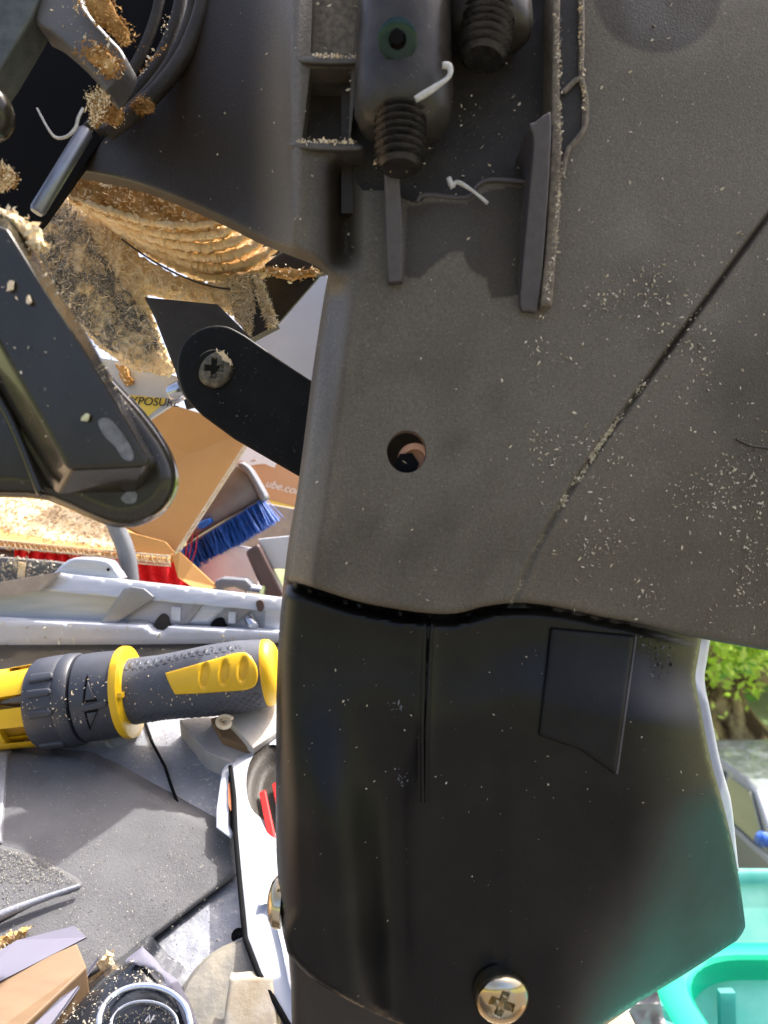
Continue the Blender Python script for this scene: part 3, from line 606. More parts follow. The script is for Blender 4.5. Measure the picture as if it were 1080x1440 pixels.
HEAP = [(30, 300), (60, 262), (92, 262), (128, 292), (165, 330), (205, 366), (250, 388), (300, 398), (350, 388), (362, 420), (345, 450), (320, 440), (205, 412), (214, 450), (232, 492), (246, 520), (236, 528), (180, 516), (140, 490), (98, 440), (56, 372), (36, 330)]
hp = clump(HEAP, .412, .006, dust_m, 31, None, 'sawdust_heap', 2.6, 100)
LZ = [(40, 300), (95, 280), (130, 330), (165, 390), (205, 440), (225, 490), (190, 508), (150, 490), (98, 440), (56, 372)]
sheet('dark_underlayer', LZ, .4078, 5, M('dark grey dust', (.09, .083, .075), (.34, .30, .235), 180, .9, bump=.5, bsc=700, contrast=(.4, .65)), hp, thick=.001, hf=lambda u, v: -.002*vnoise(u, v, 22, 3))  # dark sheet that shows between the fibres
chips('sawdust_flakes', spread(LZ, 6500, .4055, .0, lambda x, y: .15+vnoise(x, y, 16, 8)*.85)+RNG.normal(size=(6500, 3))*.0010, (.00032, .0009), dustgrey_m, hp, (0, -1, 0), .3, 8)['kind'] = 'stuff'
chips('sawdust_flakes', spread(HEAP, 7000, .4045, .0, lambda x, y: np.where(inside(LZ, x, y), .45, 1.))+RNG.normal(size=(7000, 3))*.0012, (.0003, .0011), chip_m, hp, (0, -1, 0), .35, 6)['kind'] = 'stuff'
tag(hp, 'tan and grey heap of fluffy sawdust under the finned guard', 'sawdust', None, 'stuff')
# dusty flange at the right of the heap
fl = thing('blade_flange', 'dust furred dark flange between two black plates', 'flange', P(350, 470, .405))
sheet('flange_plate', [(318, 392), (362, 384), (376, 420), (390, 456), (352, 476), (330, 448)], .404, 5, plate_m, fl, thick=.01)
chips('sawdust_flakes', np.concatenate([spread([(318, 392), (350, 386), (358, 430), (352, 474), (330, 448)], 2200, .4025), spread([(354, 386), (364, 384), (378, 420), (390, 456), (378, 462), (366, 430)], 1400, .4025)])+RNG.normal(size=(3600, 3))*.0007, (.0003, .0011), chip_m, fl, (0, -1, 0), .4, 5)['kind'] = 'stuff'
# plates
o = sheet('throat_plate', [(203, 418), (306, 428), (330, 452), (352, 474), (330, 560), (262, 575), (246, 520), (232, 484), (218, 448)], .375, 6, plate_m, None, thick=.003, rnd=(3, .0006)); tag(o, 'dark plain steel plate behind the link arm screw', 'plate')
o = sheet('side_plate', [(362, 384), (400, 386), (456, 380), (388, 458), (374, 424)], .43, 6, plate_m, None, thick=.003); tag(o, 'dark triangular plate in front of the white panel', 'plate')
sheet('guard_shell', [(60, 225), (150, 228), (215, 242), (275, 262), (335, 292), (400, 325), (470, 350), (470, 384), (410, 382), (360, 360), (300, 330), (120, 290)], .425, 8, plate_m, gd_, thick=.004)
sheet('clip', [(372, 372), (398, 352), (430, 360), (452, 374), (456, 382), (408, 384)], .405, 5, dark_m, fl, thick=.008, rnd=(5, .002))
clump([(366, 378), (390, 376), (420, 380), (450, 379), (440, 386), (410, 391), (385, 386)], .402, .002, dustorange_m, 5, fl, n=160)

# ------------------------------------------------------------------ white panel, label, label text
t = slab('white_sheet', [P(462, 372, .52), P(452, 545, .52), P(400, 560, .52), P(340, 470, .52), P(386, 456, .52)], (0, .012, 0), white_m, None, .001); tag(t, 'plain white panel standing behind the dark triangular plate', 'panel')
lb = thing('warning_plate', 'white plate with a yellow warning strip reading EXPOSURE, half hidden by the lever', 'warning plate', P(210, 590, .44))
sheet('plate', [(120, 500), (180, 510), (258, 532), (262, 556), (206, 592), (170, 586), (120, 560)], .44, 6, white_m, lb, thick=.004)
sheet('warning_strip', [(150, 552), (232, 560), (232, 566), (206, 587), (160, 580)], .4395, 6, print_yellow, lb, thick=.0004)
text('lettering', 'EXPOSURE', P(173, 568, .4389), .0066, math.radians(3), print_black, lb, 0, .2)
text('lettering', 'BEAM', P(183, 579, .4389), .0050, math.radians(3), print_black, lb, 0, .2) if False else None
clump([(163, 512), (176, 516), (182, 530), (186, 538), (176, 542), (168, 528)], .436, .002, dustorange_m, 4, lb, n=60)

# ------------------------------------------------------------------ cardboard box
bx = thing('cardboard_box', 'open cardboard box with torn corrugated edges and sawdust inside', 'box', P(120, 790, .70))
def flute(p0, p1, wv, n, name='corrugated_edge', amp=1., parent=bx):
    p0, p1, wv = Vector(p0), Vector(p1), Vector(wv); J = ([], [])
    tube('', [p0+wv*.5, p1+wv*.5], .0007, None, join=J, n=6); tube('', [p0-wv*.5, p1-wv*.5], .0007, None, join=J, n=6)
    z = [p0.lerp(p1, i/n)+wv*(.5 if i % 2 else -.5)*.8+Vector((RNG.normal()*.0003*amp, RNG.normal()*.0004, RNG.normal()*.0003*amp)) for i in range(n+1)]
    tube('', z, .0006, None, join=J, n=5)
    return mesh_obj(name, J[0], J[1], cardedge_m, parent)
slab('back_panel', [P(150, 540, .745), P(356, 604, .70), P(352, 622, .70), P(247, 776, .672), P(190, 750, .70), P(100, 700, .745)], (-.002, .006, 0), card_m, bx)
slab('floor_panel', [P(-80, 660, .80), P(190, 742, .735), P(246, 778, .668), P(238, 786, .655), P(-80, 752, .655)], (0, .001, -.005), card_m, bx)
slab('flap', [P(242, 782, .66), P(252, 776, .66), P(306, 826, .655), P(280, 832, .645), P(250, 812, .65)], (0, .003, 0), card_m, bx)
flute(P(349, 622, .694), P(249, 777, .662), Vector((.0048, 0, .0028)), 44)
flute(P(-60, 758, .652), P(238, 788, .652), Vector((0, 0, .0055)), 80)
flute(P(150, 781, .650), P(240, 789, .650), Vector((0, 0, .0085)), 16)
sheet('inner_fold', [(180, 748), (232, 762), (246, 778), (205, 780), (176, 768)], lambda u, v: .664-.0002*(v-760), 6, card_m, bx, thick=.003)
def DSD(u, v): return .652+(778-v)*.00105+(u*.00006)
SD = [(-60, 655), (30, 690), (110, 722), (160, 742), (180, 752), (176, 778), (110, 781), (-60, 760)]
sd = sheet('sawdust_layer', SD, DSD, 3, dust_m, None, thick=.004, hf=lambda u, v: -.004*vnoise(u, v, 14, 4)-.003*vnoise(u, v, 5, 6))
chips('sawdust_flakes', spread(SD, 7000, DSD, .004)+RNG.normal(size=(7000, 3))*.0015, (.0008, .0026), M('pale flakes', (.55, .40, .24), (.70, .57, .40), 90, .85, spec=.1), sd, (0, -.6, .8), .35, 3)['kind'] = 'stuff'
tag(sd, 'thick layer of pale sawdust lying in the cardboard box', 'sawdust', None, 'stuff')
# red bag below the box
o = sheet('red_bag', [(20, 772), (250, 786), (262, 800), (285, 828), (285, 850), (20, 840)], .675, 4, red_m, None, thick=.05, hf=lambda u, v: -.004*np.sin(u*.35+vnoise(u, v, 20, 2)*3)-.003*vnoise(u, v, 7, 3), draft=.5); tag(o, 'bright red gathered fabric bag under the cardboard box', 'bag')
o = slab('dark_case', [P(-60, 766, .69), P(66, 778, .69), P(66, 812, .69), P(-60, 812, .69)], (0, .05, 0), brown_m, None, .003); tag(o, 'dark brown case just below the sawdust filled box', 'case')
# cord
o = tube('power_cord', [P(x, y, .632) for x, y in spline([(150, 700), (164, 742), (174, 766), (180, 790), (184, 830), (186, 870)], 6)], .0072, M('grey cord', (.16, .17, .19), (.2, .21, .23), 90, .42, bump=.2), None, 18); tag(o, 'thick grey cable running down behind the lever', 'cable')
# brush
bb = thing('hand_brush', 'grey hand brush with a row of blue bristle tufts beside the cardboard box', 'brush', P(320, 790, .73))
BD = [(262, 752), (286, 718), (312, 682), (331, 655), (338, 652), (352, 672), (366, 703), (320, 728), (278, 753), (262, 765)]
def domeh(u, v):
    q = ((u-262)*.87-(v-757)*-.49)/110; s = dist([(258, 770), (366, 704)], u, v, False)/58
    return -.014*np.sqrt(np.clip(1-(1-np.clip(s, 0, 1))**2*.9, 0, 1))+.012*np.clip(s-.4, 0, 1)
sheet('head', BD, .73, 4, brush_m, bb, thick=.025, hf=domeh, rnd=(4, .002))
sheet('collar', spline([(334, 652), (341, 650), (350, 656), (362, 675), (374, 698), (367, 704), (359, 688), (348, 668), (338, 660)], 3, True), .712, 3, brush_m, bb, thick=.02, rnd=(4, .003))
sheet('button', spline([(277, 742), (280, 735), (294, 729), (297, 733), (294, 737), (282, 744)], 3, True), .711, 3, bluebtn_m, bb, thick=.008, rnd=(3, .002))
for i in range(12):
    f = i/11; a = Vector(P(258+f*107, 772-f*67, .722)); J = ([], [])
    dirv = Vector((.0098+.002*f, 0, -.0205-.001*f))
    for j in range(70):
        ox = RNG.normal()*.0021; oy = RNG.normal()*.004; sp = 1+.35*RNG.random()
        r = a+Vector((ox*.87, oy, ox*.49)); tip = r+dirv*(.92+.14*RNG.random())+Vector((ox*sp*.8, oy*sp*.8, ox*.4*sp))
        tube('', [r, r.lerp(tip, .5)+Vector((RNG.normal()*.0003, 0, 0)), tip], .00045, None, join=J, n=3)
    mesh_obj('bristle_tuft', J[0], J[1], blue_m, bb)
slab('bristle_base', [P(256, 770, .722), P(366, 702, .722), P(368, 707, .722), P(259, 776, .722)], (0, .012, 0), brush_m, bb)
J = ([], [])
for x in (262, 268, 275): tube('', [P(x+3, 752, .70), P(x, 775, .70), P(x-4+RNG.normal()*2, 792, .70)], .0006, None, join=J, n=4)
o = mesh_obj('thread', J[0], J[1], M('dark red thread', (.3, .01, .05)), None); tag(o, 'three loose dark red threads across the blue bristles', 'thread')
# carton with print
ct = thing('printed_carton', 'tan carton with white script lettering and a red and yellow stripe', 'carton', P(390, 725, .90))
slab('front_panel', [P(300, 560, .88), P(440, 512, .88), P(440, 728, .88), P(300, 690, .88)], (.0, .12, 0), carton_m, ct)
slab('stripe', [P(366, 705, .8785), P(436, 723, .8785), P(436, 718, .8785), P(366, 700, .8785)], (0, .0012, 0), print_yellow, ct)
slab('stripe', [P(366, 711, .8783), P(436, 727, .8783), P(436, 722.5, .8783), P(366, 705.5, .8783)], (0, .0012, 0), print_red, ct)
J = ([], [])
for pts, rr in (([(334, 646), (344, 636), (356, 632), (348, 642), (342, 648), (356, 642), (366, 637), (362, 645), (370, 644), (378, 642), (376, 649), (388, 654)], .0042), ([(338, 652), (352, 652), (372, 650), (384, 655)], .0024)):
    tube('', [P(x, y, .879) for x, y in spline(pts, 4)], rr, None, join=J, n=6)
o = mesh_obj('script_lettering', J[0], J[1], print_white, ct)
for v in o.data.vertices: v.co.y = .8785+(v.co.y-.879)*.15
text('lettering', 'ube.com', P(372, 684, .8785), .013, math.radians(14), print_white, ct, 0, .3)
# things right of the brush, seen through the gap
o = slab('grey_board', [P(330, 700, .80), P(430, 718, .80), P(430, 772, .80), P(330, 790, .80)], (0, .02, 0), woodgrey_m, None, .001); tag(o, 'grey stained board behind the blue bristles', 'board')
o = slab('paper_stack', [P(262, 800, .715), P(330, 768, .715), P(352, 772, .715), P(366, 830, .715), P(262, 850, .715)], (0, .02, 0), paper_m, None, .001); tag(o, 'crumpled white paper below the bristles', 'paper')
o = slab('brown_tool', [P(344, 776, .675), P(362, 764, .675), P(400, 838, .675), P(376, 850, .675)], (0, .02, 0), brown_m, None, .003); tag(o, 'dark brown tool case standing slanted beside the saw housing', 'tool case')
o = slab('white_tile', [P(362, 758, .69), P(420, 752, .69), P(420, 800, .69), P(384, 800, .69)], (0, .006, 0), white_m, None, .001); tag(o, 'small white tile propped behind the slanted brown tool case', 'tile')
cl = thing('bar_clamp', 'small grey clamp with a threaded end behind the aluminium fence', 'clamp', P(330, 840, .655))
sheet('jaw', [(296, 838), (303, 816), (312, 812), (346, 814), (356, 824), (362, 838), (350, 842), (344, 832), (330, 826), (316, 828), (312, 842)], .655, 3, brush_m, cl, thick=.014, rnd=(4, .003))
lathe('screw_end', P(350, 830, .66), P(374, 833, .655), [(i*.0012, .0055 if i % 2 else .0046) for i in range(12)]+[(.0141, .0003)], chrome_m, cl, 20)

# ------------------------------------------------------------------ saw base
def DB(v): return .3814/(.489+(np.asarray(v, float)-720)/1080)
def PB(px, py, up=0.): return P(px, py, float(DB(py))-up)
base = thing('saw_table', 'dusty silver saw base, dark grey where its shadow is painted, with an aluminium fence', 'saw base', P(150, 1300, .37))
def h_b(u, v): return .0015*vnoise(u, v, 60, 2)-.003*gsm(u*.5+v, 1180, 1230)*0
BASE_OUT = [(-90, 907), (420, 904), (420, 1100), (415, 1480), (-90, 1480)]
sheet('casting', BASE_OUT, lambda u, v: DB(v), 8, cast_m, base, thick=.01, hf=h_b)
SHADE_OUT = [(-60, 1060), (14, 1056), (120, 1064), (160, 1084), (255, 1138), (328, 1176), (334, 1230), (262, 1284), (205, 1328), (170, 1356), (90, 1390), (-60, 1410)]
sheet('shadow_wedge', SHADE_OUT, lambda u, v: DB(v)-.010, 6, shadowcast_m, base, thick=.012, rnd=(12, .004), hf=lambda u, v: .0008*vnoise(u, v, 50, 3))  # raised wedge whose dark colour stands in for shadow on the table
sheet('wing', spline([(-60, 1186), (10, 1190), (60, 1208), (118, 1244), (60, 1268), (-60, 1312)], 4, True), lambda u, v: DB(v)-.0115, 5, shadowcast_m, base, thick=.006, rnd=(8, .003))
tube('ridge', [PB(x, y, .015) for x, y in spline([(-40, 1306), (10, 1283), (60, 1264), (112, 1246)], 5)], lambda t: .0022*(1.2-t*.7), cast_m, base, 12)
sheet('lit_strip', [(-60, 1052), (12, 1056), (6, 1130), (2, 1186), (-60, 1190)], lambda u, v: DB(v)-.0125, 6, cast_m, base, thick=.004, rnd=(4, .002))  # sunlit strip beside the shadow, its brightness put in as a paler sheet
tube('seam', [PB(x, y, .0012) for x, y in [(202, 1010), (214, 1044), (232, 1078), (241, 1106), (256, 1146)]], .0009, void_m, base, 8)
o = lathe('bolt_head', PB(172, 1036, -.002), PB(172, 1036, .004)+Vector((0, 0, .0025)), [(0, .0115), (.004, .0115), (.0056, .0095), (.0052, .0075), (.0058, .006), (.006, .0003)], silverdk_m, base, 36)
sheet('track_plate', [(-90, 908), (420, 905), (420, 930), (240, 960), (-90, 1010)], lambda u, v: DB(v)-.003, 8, M('dark glossy track', (.018, .017, .018), (.05, .042, .03), 14, .25, .4, dust=.3, dsc=400), base, thick=.004)
# fence
def DFm(d): return lambda u, v: d+0*u
fe = 'fence'
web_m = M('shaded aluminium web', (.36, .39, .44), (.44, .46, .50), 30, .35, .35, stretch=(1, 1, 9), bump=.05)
fp = sheet('fence', [(-80, 842), (55, 828), (395, 858), (395, 893), (-80, 878)], .593, 6, web_m, base, thick=.006)
lav2_m = M('violet grey paint', (.33, .33, .37), (.38, .38, .42), 40, .4)
for q, d, m in (([(174, 828), (185, 825.5), (202, 828), (215, 839), (213, 844), (159, 878), (139, 878)], .5815, silverdk_m),  # dark grey plates put the slot shadows into the web colour
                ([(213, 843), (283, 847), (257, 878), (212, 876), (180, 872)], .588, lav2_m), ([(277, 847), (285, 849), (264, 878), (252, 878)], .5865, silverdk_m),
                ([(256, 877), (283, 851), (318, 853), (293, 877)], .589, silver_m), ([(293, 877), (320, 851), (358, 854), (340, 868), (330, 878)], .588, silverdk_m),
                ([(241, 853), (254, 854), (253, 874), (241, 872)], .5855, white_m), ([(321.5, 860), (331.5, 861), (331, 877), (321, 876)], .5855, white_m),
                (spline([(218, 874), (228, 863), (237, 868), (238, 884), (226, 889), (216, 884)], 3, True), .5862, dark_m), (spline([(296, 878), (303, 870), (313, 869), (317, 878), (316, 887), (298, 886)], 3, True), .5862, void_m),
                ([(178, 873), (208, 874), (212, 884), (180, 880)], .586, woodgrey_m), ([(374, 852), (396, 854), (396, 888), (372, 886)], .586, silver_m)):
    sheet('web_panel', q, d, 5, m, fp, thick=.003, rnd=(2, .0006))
sheet('upper_flange', [(58, 830), (80, 806), (396, 842), (396, 861)], lambda u, v: .5870-(v-830)*.0002, 5, silver_m, fp, thick=.010, rnd=(2, .0008))
sheet('end_cap', [(-80, 836), (-20, 822), (80, 805), (57, 830), (-80, 852)], .5810, 6, woodgrey_m, fp, thick=.01)
sheet('lower_bar', [(-80, 869), (205, 880.5), (214, 889), (226, 890), (236, 882), (396, 889), (396, 904), (-80, 909)], .5730, 5, white_m, fp, thick=.02, rnd=(3, .0012))
sheet('clip', spline([(360, 846), (368, 844), (371, 852), (368, 860), (362, 858)], 2, True), .5800, 3, brown_m, fp, thick=.004)
lathe('bolt_head', P(350, 870, .5890), P(360, 884, .5790), [(0, .004), (.010, .004), (.011, .0033), (.0111, .0002)], chrome_m, fp, 16)
sheet('bracket', spline([(80, 802), (96, 788), (112, 784), (150, 788), (162, 800), (166, 818), (80, 812)], 3, True), .5990, 4, silver_m, fp, thick=.012, rnd=(5, .003))
lathe('hole', P(152, 801, .5985), P(152, 801, .5970), [(0, .0012), (.001, .0012), (.0011, .0001)], void_m, fp, 12)
sheet('side_bar', [(-80, 778), (70, 790), (108, 796), (92, 815), (-80, 832)], .6100, 6, gunmetal_m, fp, thick=.012, rnd=(3, .001))
sheet('dust_streak', [(26, 790), (36, 792), (34, 812), (24, 812)], .6090, 3, dust_m, fp, thick=.002)
chips('sawdust_flakes', np.concatenate([spread([(0, 780), (80, 790), (80, 812), (0, 825)], 240, .6080), spread([(0, 870), (390, 892), (390, 902), (0, 905)], 60, .5715)]), (.0006, .003), chipdull_m, fp, (0, -1, 0))['kind'] = 'stuff'
# pivot disc and worn plate at the bottom
pv = lathe('pivot_disc', PB(352, 1452, -.004), PB(352, 1452, .010)+Vector((0, 0, .008)), [(0, .032), (.016, .032), (.018, .030), (.0183, .0003)], M('worn steel', (.42, .38, .30), (.22, .22, .22), 60, .4, .5, bump=.2, rvar=.2), base, 64)
sheet('wear_plate', spline([(322, 1384), (330, 1376), (378, 1374), (386, 1384), (388, 1470), (318, 1470)], 3, True), lambda u, v: DB(v)-.030, 4, M('worn pale plate', (.56, .52, .42), (.42, .34, .22), 70, .5, .2, bump=.3), pv, thick=.004, rnd=(5, .002))
lathe('hole', PB(336, 1318, .001), PB(336, 1318, .0035)+Vector((0, 0, .0015)), [(0, .0036), (.002, .0036), (.0021, .0001)], void_m, base, 20)
sheet('ramp', [(330, 1232), (345, 1250), (350, 1330), (262, 1385), (220, 1350), (205, 1330), (262, 1284)], lambda u, v: DB(v)-.0025, 5, cast_m, base, thick=.008, rnd=(10, .003), hf=lambda u, v: -.0005*vnoise(u*1.2+v*.7, v-u*.3, 12, 5))
chips('sawdust_flakes', np.concatenate([
    spread([(0, 1060), (130, 1066), (330, 1178), (334, 1230), (170, 1356), (0, 1400)], 2400, lambda u, v: DB(v)-.0112, 0, lambda x, y: .15+.85*gsm(vnoise(x, y, 60, 7), .2, .8)),
    spread([(0, 1192), (60, 1206), (112, 1242), (60, 1262), (0, 1284)], 2200, lambda u, v: DB(v)-.0122, 0, lambda x, y: .3+.7*(y < 1240)),
    spread([(190, 1010), (330, 1060), (330, 1170), (200, 1100), (100, 1055)], 1500, lambda u, v: DB(v)-.0006),
    spread([(230, 1300), (340, 1240), (345, 1330), (262, 1380)], 260, lambda u, v: DB(v)-.0075)]), (.00015, .0007), M('grey dust flakes', (.25, .24, .215), (.38, .36, .30), 200, .85), base, (0, -.5, .87), .5, 2.6)['kind'] = 'stuff'

# ------------------------------------------------------------------ white tool body behind the chute
wb = thing('white_housing', 'white plastic tool body with a dark oval vent and red slots beside the chute', 'tool body', P(370, 1400, .33))
WSE = [(326, 1078), (331, 1120), (333, 1170), (339, 1240), (347, 1320), (366, 1370), (412, 1450)]
DW = lambda u, v: DB(v)-.026-.00008*np.clip(u-340, 0, 100)
OV = circ(392, 1120, 46, 74, 40, -.2)
sheet('shell', WSE+[(440, 1450), (440, 1010), (396, 1033), (360, 1062)], DW, 5, white_m, wb, thick=.018, holes=[OV], rnd=(4, .0015))
vt = sheet('vent', OV, lambda u, v: DW(u, v)+.002, 4, dark_m, wb, thick=.006, hf=lambda u, v: .008*(1-gsm(np.sqrt(((u-392)/46)**2+((v-1120)/74)**2), .5, 1.0)))
for q in ([(364, 1116), (373, 1112), (388, 1182), (378, 1188)], [(382, 1104), (390, 1102), (402, 1160), (394, 1166)]):
    slab('slot', [P(x, y, float(DW(np.array(x*1.), np.array(y*1.)))+.004) for x, y in q], (0, .003, 0), redplast_m, vt, .0005)
tube('seam', [P(x-2, y, float(DW(np.array(x*1.), np.array(y*1.)))+.0005) for x, y in dens(WSE, 12, False)], .0013, void_m, wb, 8)
sheet('side_panel', [(312, 1084), (325, 1078), (329, 1120), (330, 1166), (325, 1180), (304, 1164), (304, 1140)], lambda u, v: DB(v)-.022, 4, white_m, wb, thick=.012, rnd=(3, .001))
sheet('vent_strip', [(321, 1092), (327, 1090), (330, 1160), (328, 1172), (322, 1160)], lambda u, v: DB(v)-.0235, 4, void_m, wb, thick=.002)
sheet('orange_tab', [(321, 1102), (324, 1100), (325, 1128), (328, 1138), (324, 1140), (321, 1130)], lambda u, v: DB(v)-.0245, 3, M('orange plastic', (.45, .12, .03), rough=.5), wb, thick=.002)
sheet('rear_panel', spline([(384, 1240), (364, 1272), (380, 1274), (396, 1330), (412, 1400), (440, 1400), (440, 1240)], 3, True), lambda u, v: DW(u, v)-.003, 6, M('bright white plastic', (.82, .83, .84), rough=.4), wb, thick=.004)

# ------------------------------------------------------------------ screwdriver
sd_ = thing('screwdriver', 'yellow and dark grey ratchet screwdriver lying across the saw base', 'screwdriver', PB(190, 1050))
DS = .475; KS = DS/F; A0 = P(0, 998, DS); A1 = P(388, 944, DS); e_, n_, u_ = frame(A0, A1); u_ = -u_ if u_.z < 0 else u_
PIX = (A1-A0).length/391.7
RS = [(-70, 52), (60, 56), (62, 62), (110, 63), (125, 61), (180, 60), (186, 46), (205, 45.5), (230, 45), (260, 46.5), (300, 49.5), (340, 50), (365, 48), (380, 46), (390, 43)]
def rad(s): return np.interp(s, [a for a, b in RS], [b for a, b in RS])
def smap(off=0.):
    def f(u, v, h):
        r = rad(u)+off-h/PIX; th = np.arcsin(np.clip(v/(rad(u)+off), -.995, .995)); s = u[:, None]*PIX
        return np.array(A0)[None]+np.array(e_)[None]*s+(np.array(n_)[None]*np.cos(th)[:, None]+np.array(u_)[None]*np.sin(th)[:, None])*(r*PIX)[:, None]
    return f
def seg(name, prof, m, parent=sd_, n=64, rf=None, **k): return lathe(name, A0, A1, [(s*PIX, r*PIX) for s, r in prof], m, parent, n, rf, **k)
seg('handle', [(184, 40)]+[(s, float(rad(s))) for s in range(188, 382, 6)]+[(384, 40)], grip_m)
seg('end_cap', [(374, 44.5), (378, 46.8), (386, 45.5), (392, 40), (396, 30), (397, .5)], yellow_m)
ring = seg('collar', [(176, 58), (177, 63), (181, 64.5), (187, 63.5), (189, 56), (189.5, 40)], yellow_m, rf=lambda s, a: 1)
sheet('tab', [(186, 4), (194, 4), (195, 12), (186, 12)], 0, 3, yellow_m, ring, thick=.004, mapf=smap(14), rnd=(2, .0004))
sel = seg('selector_ring', [(121, 50), (122, 58.5), (124, 60.5), (140, 61), (172, 59.5), (178, 58), (178.5, 40)], selector_m)
for q in ([(146, 8), (160, 8), (150, 34)], [(146, -30), (160, -9), (146, -9)]):
    c_ = np.mean(q, 0)
    sheet('arrow_shade', [tuple(c_+(np.array(p)-c_)*1.35+np.array((-1.5, 0))) for p in q], 0, 2.5, void_m, sel, thick=.001, mapf=smap(1.4))  # black sheet paints the shading along the arrow's left edge
    sheet('arrow', q, 0, 2.5, selector_m, sel, thick=.002, mapf=smap(3.0), rnd=(2, .0006))
sheet('pointer', [(138, -4), (142, -7), (174, -4), (174, 4), (142, 2)], 0, 2.5, selector_m, sel, thick=.003, mapf=smap(3), rnd=(2, .0008))
chk = seg('chuck_sleeve', [(58, 40), (59, 60), (63, 63), (80, 64), (96, 64), (100, 62.5), (103, 64.5), (116, 63.5), (119, 61), (120, 50)], selector_m)
for v in (46, 27, -1, -30, -52):
    sheet('grip_rib', spline([(70, v-4), (74, v-5), (98, v-4.5), (102, v), (98, v+4.5), (74, v+5), (69, v+3)], 2, True), 0, 2.5, selector_m, chk, thick=.004, mapf=smap(5 if v != -30 else 1.0), rnd=(3, .0010))
seg('bit_core', [(-90, 44), (58, 44), (60, 40)], M('amber plastic', (.40, .22, .01), (.3, .16, .01), 50, .5), n=32)
for i, (a0, a1) in enumerate([(-1.24, -.50), (-.157, .27), (.80, 1.57), (2.0, 2.6), (3.0, 3.6), (4.1, 4.7)]):
    seg('bit_holder', [(-90, 46), (-90, 52), (30, 56), (62, 57.5), (62, 47), (-90, 44)], yellow_m, n=10, a0=a0-.02, a1=a1+.02)
seg('bit_holder', [(-90, 46), (-90, 53), (18, 55.5), (22, 54), (22, 44)], yellow_m, n=64)
lathe('bit', A0+e_*(24*PIX)+n_*(46*PIX)+u_*(17*PIX), A0+e_*(60*PIX)+n_*(47*PIX)+u_*(17*PIX), [(0, .0004), (.005, .0020), (.011, .0034), (.020, .0034), (.0201, .0004)], M('bit steel', (.16, .13, .09), rough=.35, metal=.9), sd_, 6, smooth=False)
def xh(u, v):
    a = np.abs(((u+v*1.2)/11) % 1-.5); b = np.abs(((u-v*1.2)/11) % 1-.5); return .0013*np.maximum(gsm(a, .32, .5), gsm(b, .32, .5))
sheet('grip_pad', spline([(192, -44), (205, -29), (250, -28), (300, -25), (350, -20), (372, -16), (369, -38), (330, -46.5), (280, -46), (230, -43.5)], 3, True), 0, 1.5, selector_m, sd_, thick=.002, mapf=smap(.6), hf=xh)
sheet('grip_pad', spline([(192, 36), (230, 34), (280, 41), (346, 42), (346, 47), (300, 48), (280, 46.3), (230, 43.5), (192, 44)], 3, True), 0, 1.5, selector_m, sd_, thick=.002, mapf=smap(.6), hf=xh)
def notch(u, v):
    h = 0*u
    for cx in (304, 331, 356): h = h+.0020*(1-gsm(np.sqrt(((u-cx-(v-16)*.12)/7.5)**2+((v-17)/18)**2), .72, 1.0))
    return h
sheet('inlay', [(250, 27), (300, 34)]+spline([(345, 40), (362, 38), (373, 24), (375, 8), (370, -6), (358, -10)], 4)+[(300, -6), (262, -3)], 0, 2, yellow_m, sd_, thick=.003, mapf=smap(5.2), hf=notch, rnd=(3, .0007))
q = RNG.uniform(0, 1, (320, 2)); us = 60+q[:, 0]*310; vs = (q[:, 1]*1.5-.5)*40
chips('sawdust_flakes', smap(1.5)(us, vs, 0*us), (.0003, .0015), chip_m, sd_, (0, -1, 0))['kind'] = 'stuff'

# ------------------------------------------------------------------ wood offcuts under the handle
gy = M('sawn grey face', (.34, .32, .31), (.44, .41, .38), 60, .8, bump=.4, bsc=400, dust=.4, dsc=500)
def offcut(px, up, vec, m, label, m2=None):
    o = slab('wood_offcut', [PB(x, y, up) for x, y in px], vec, m, None, .0006); tag(o, label, 'offcut'); return o
offcut([(252, 1012), (300, 1004), (318, 1040), (356, 1058), (333, 1076), (288, 1056)], .016, (0, .004, -.013), gy, 'thin grey wood offcut under the screwdriver handle')
offcut([(296, 1010), (330, 1000), (372, 1040), (352, 1052), (312, 1038)], .024, (0, .004, -.007), wood_m, 'tan wood offcut on top of the thin grey offcut')
offcut([(306, 1000), (395, 972), (395, 1026), (356, 1052), (330, 1022)], .032, (0, .004, -.007), M('sunlit wood', (.6, .56, .5), (.5, .46, .4), 40, .8, bump=.4, bsc=300), 'sunlit wood offcut topmost below the screwdriver end cap')  # pale colour stands in for light on the offcut's top
o = tube('wood_shaving', [PB(316+11*math.cos(a)*(.3+a/14), 1016+9*math.sin(a)*(.3+a/14), .036+.0008*a) for a in np.linspace(0, 12, 40)], .0011, chip_m, None, 6); tag(o, 'curled pale wood shaving beside the screwdriver handle', 'wood shaving')

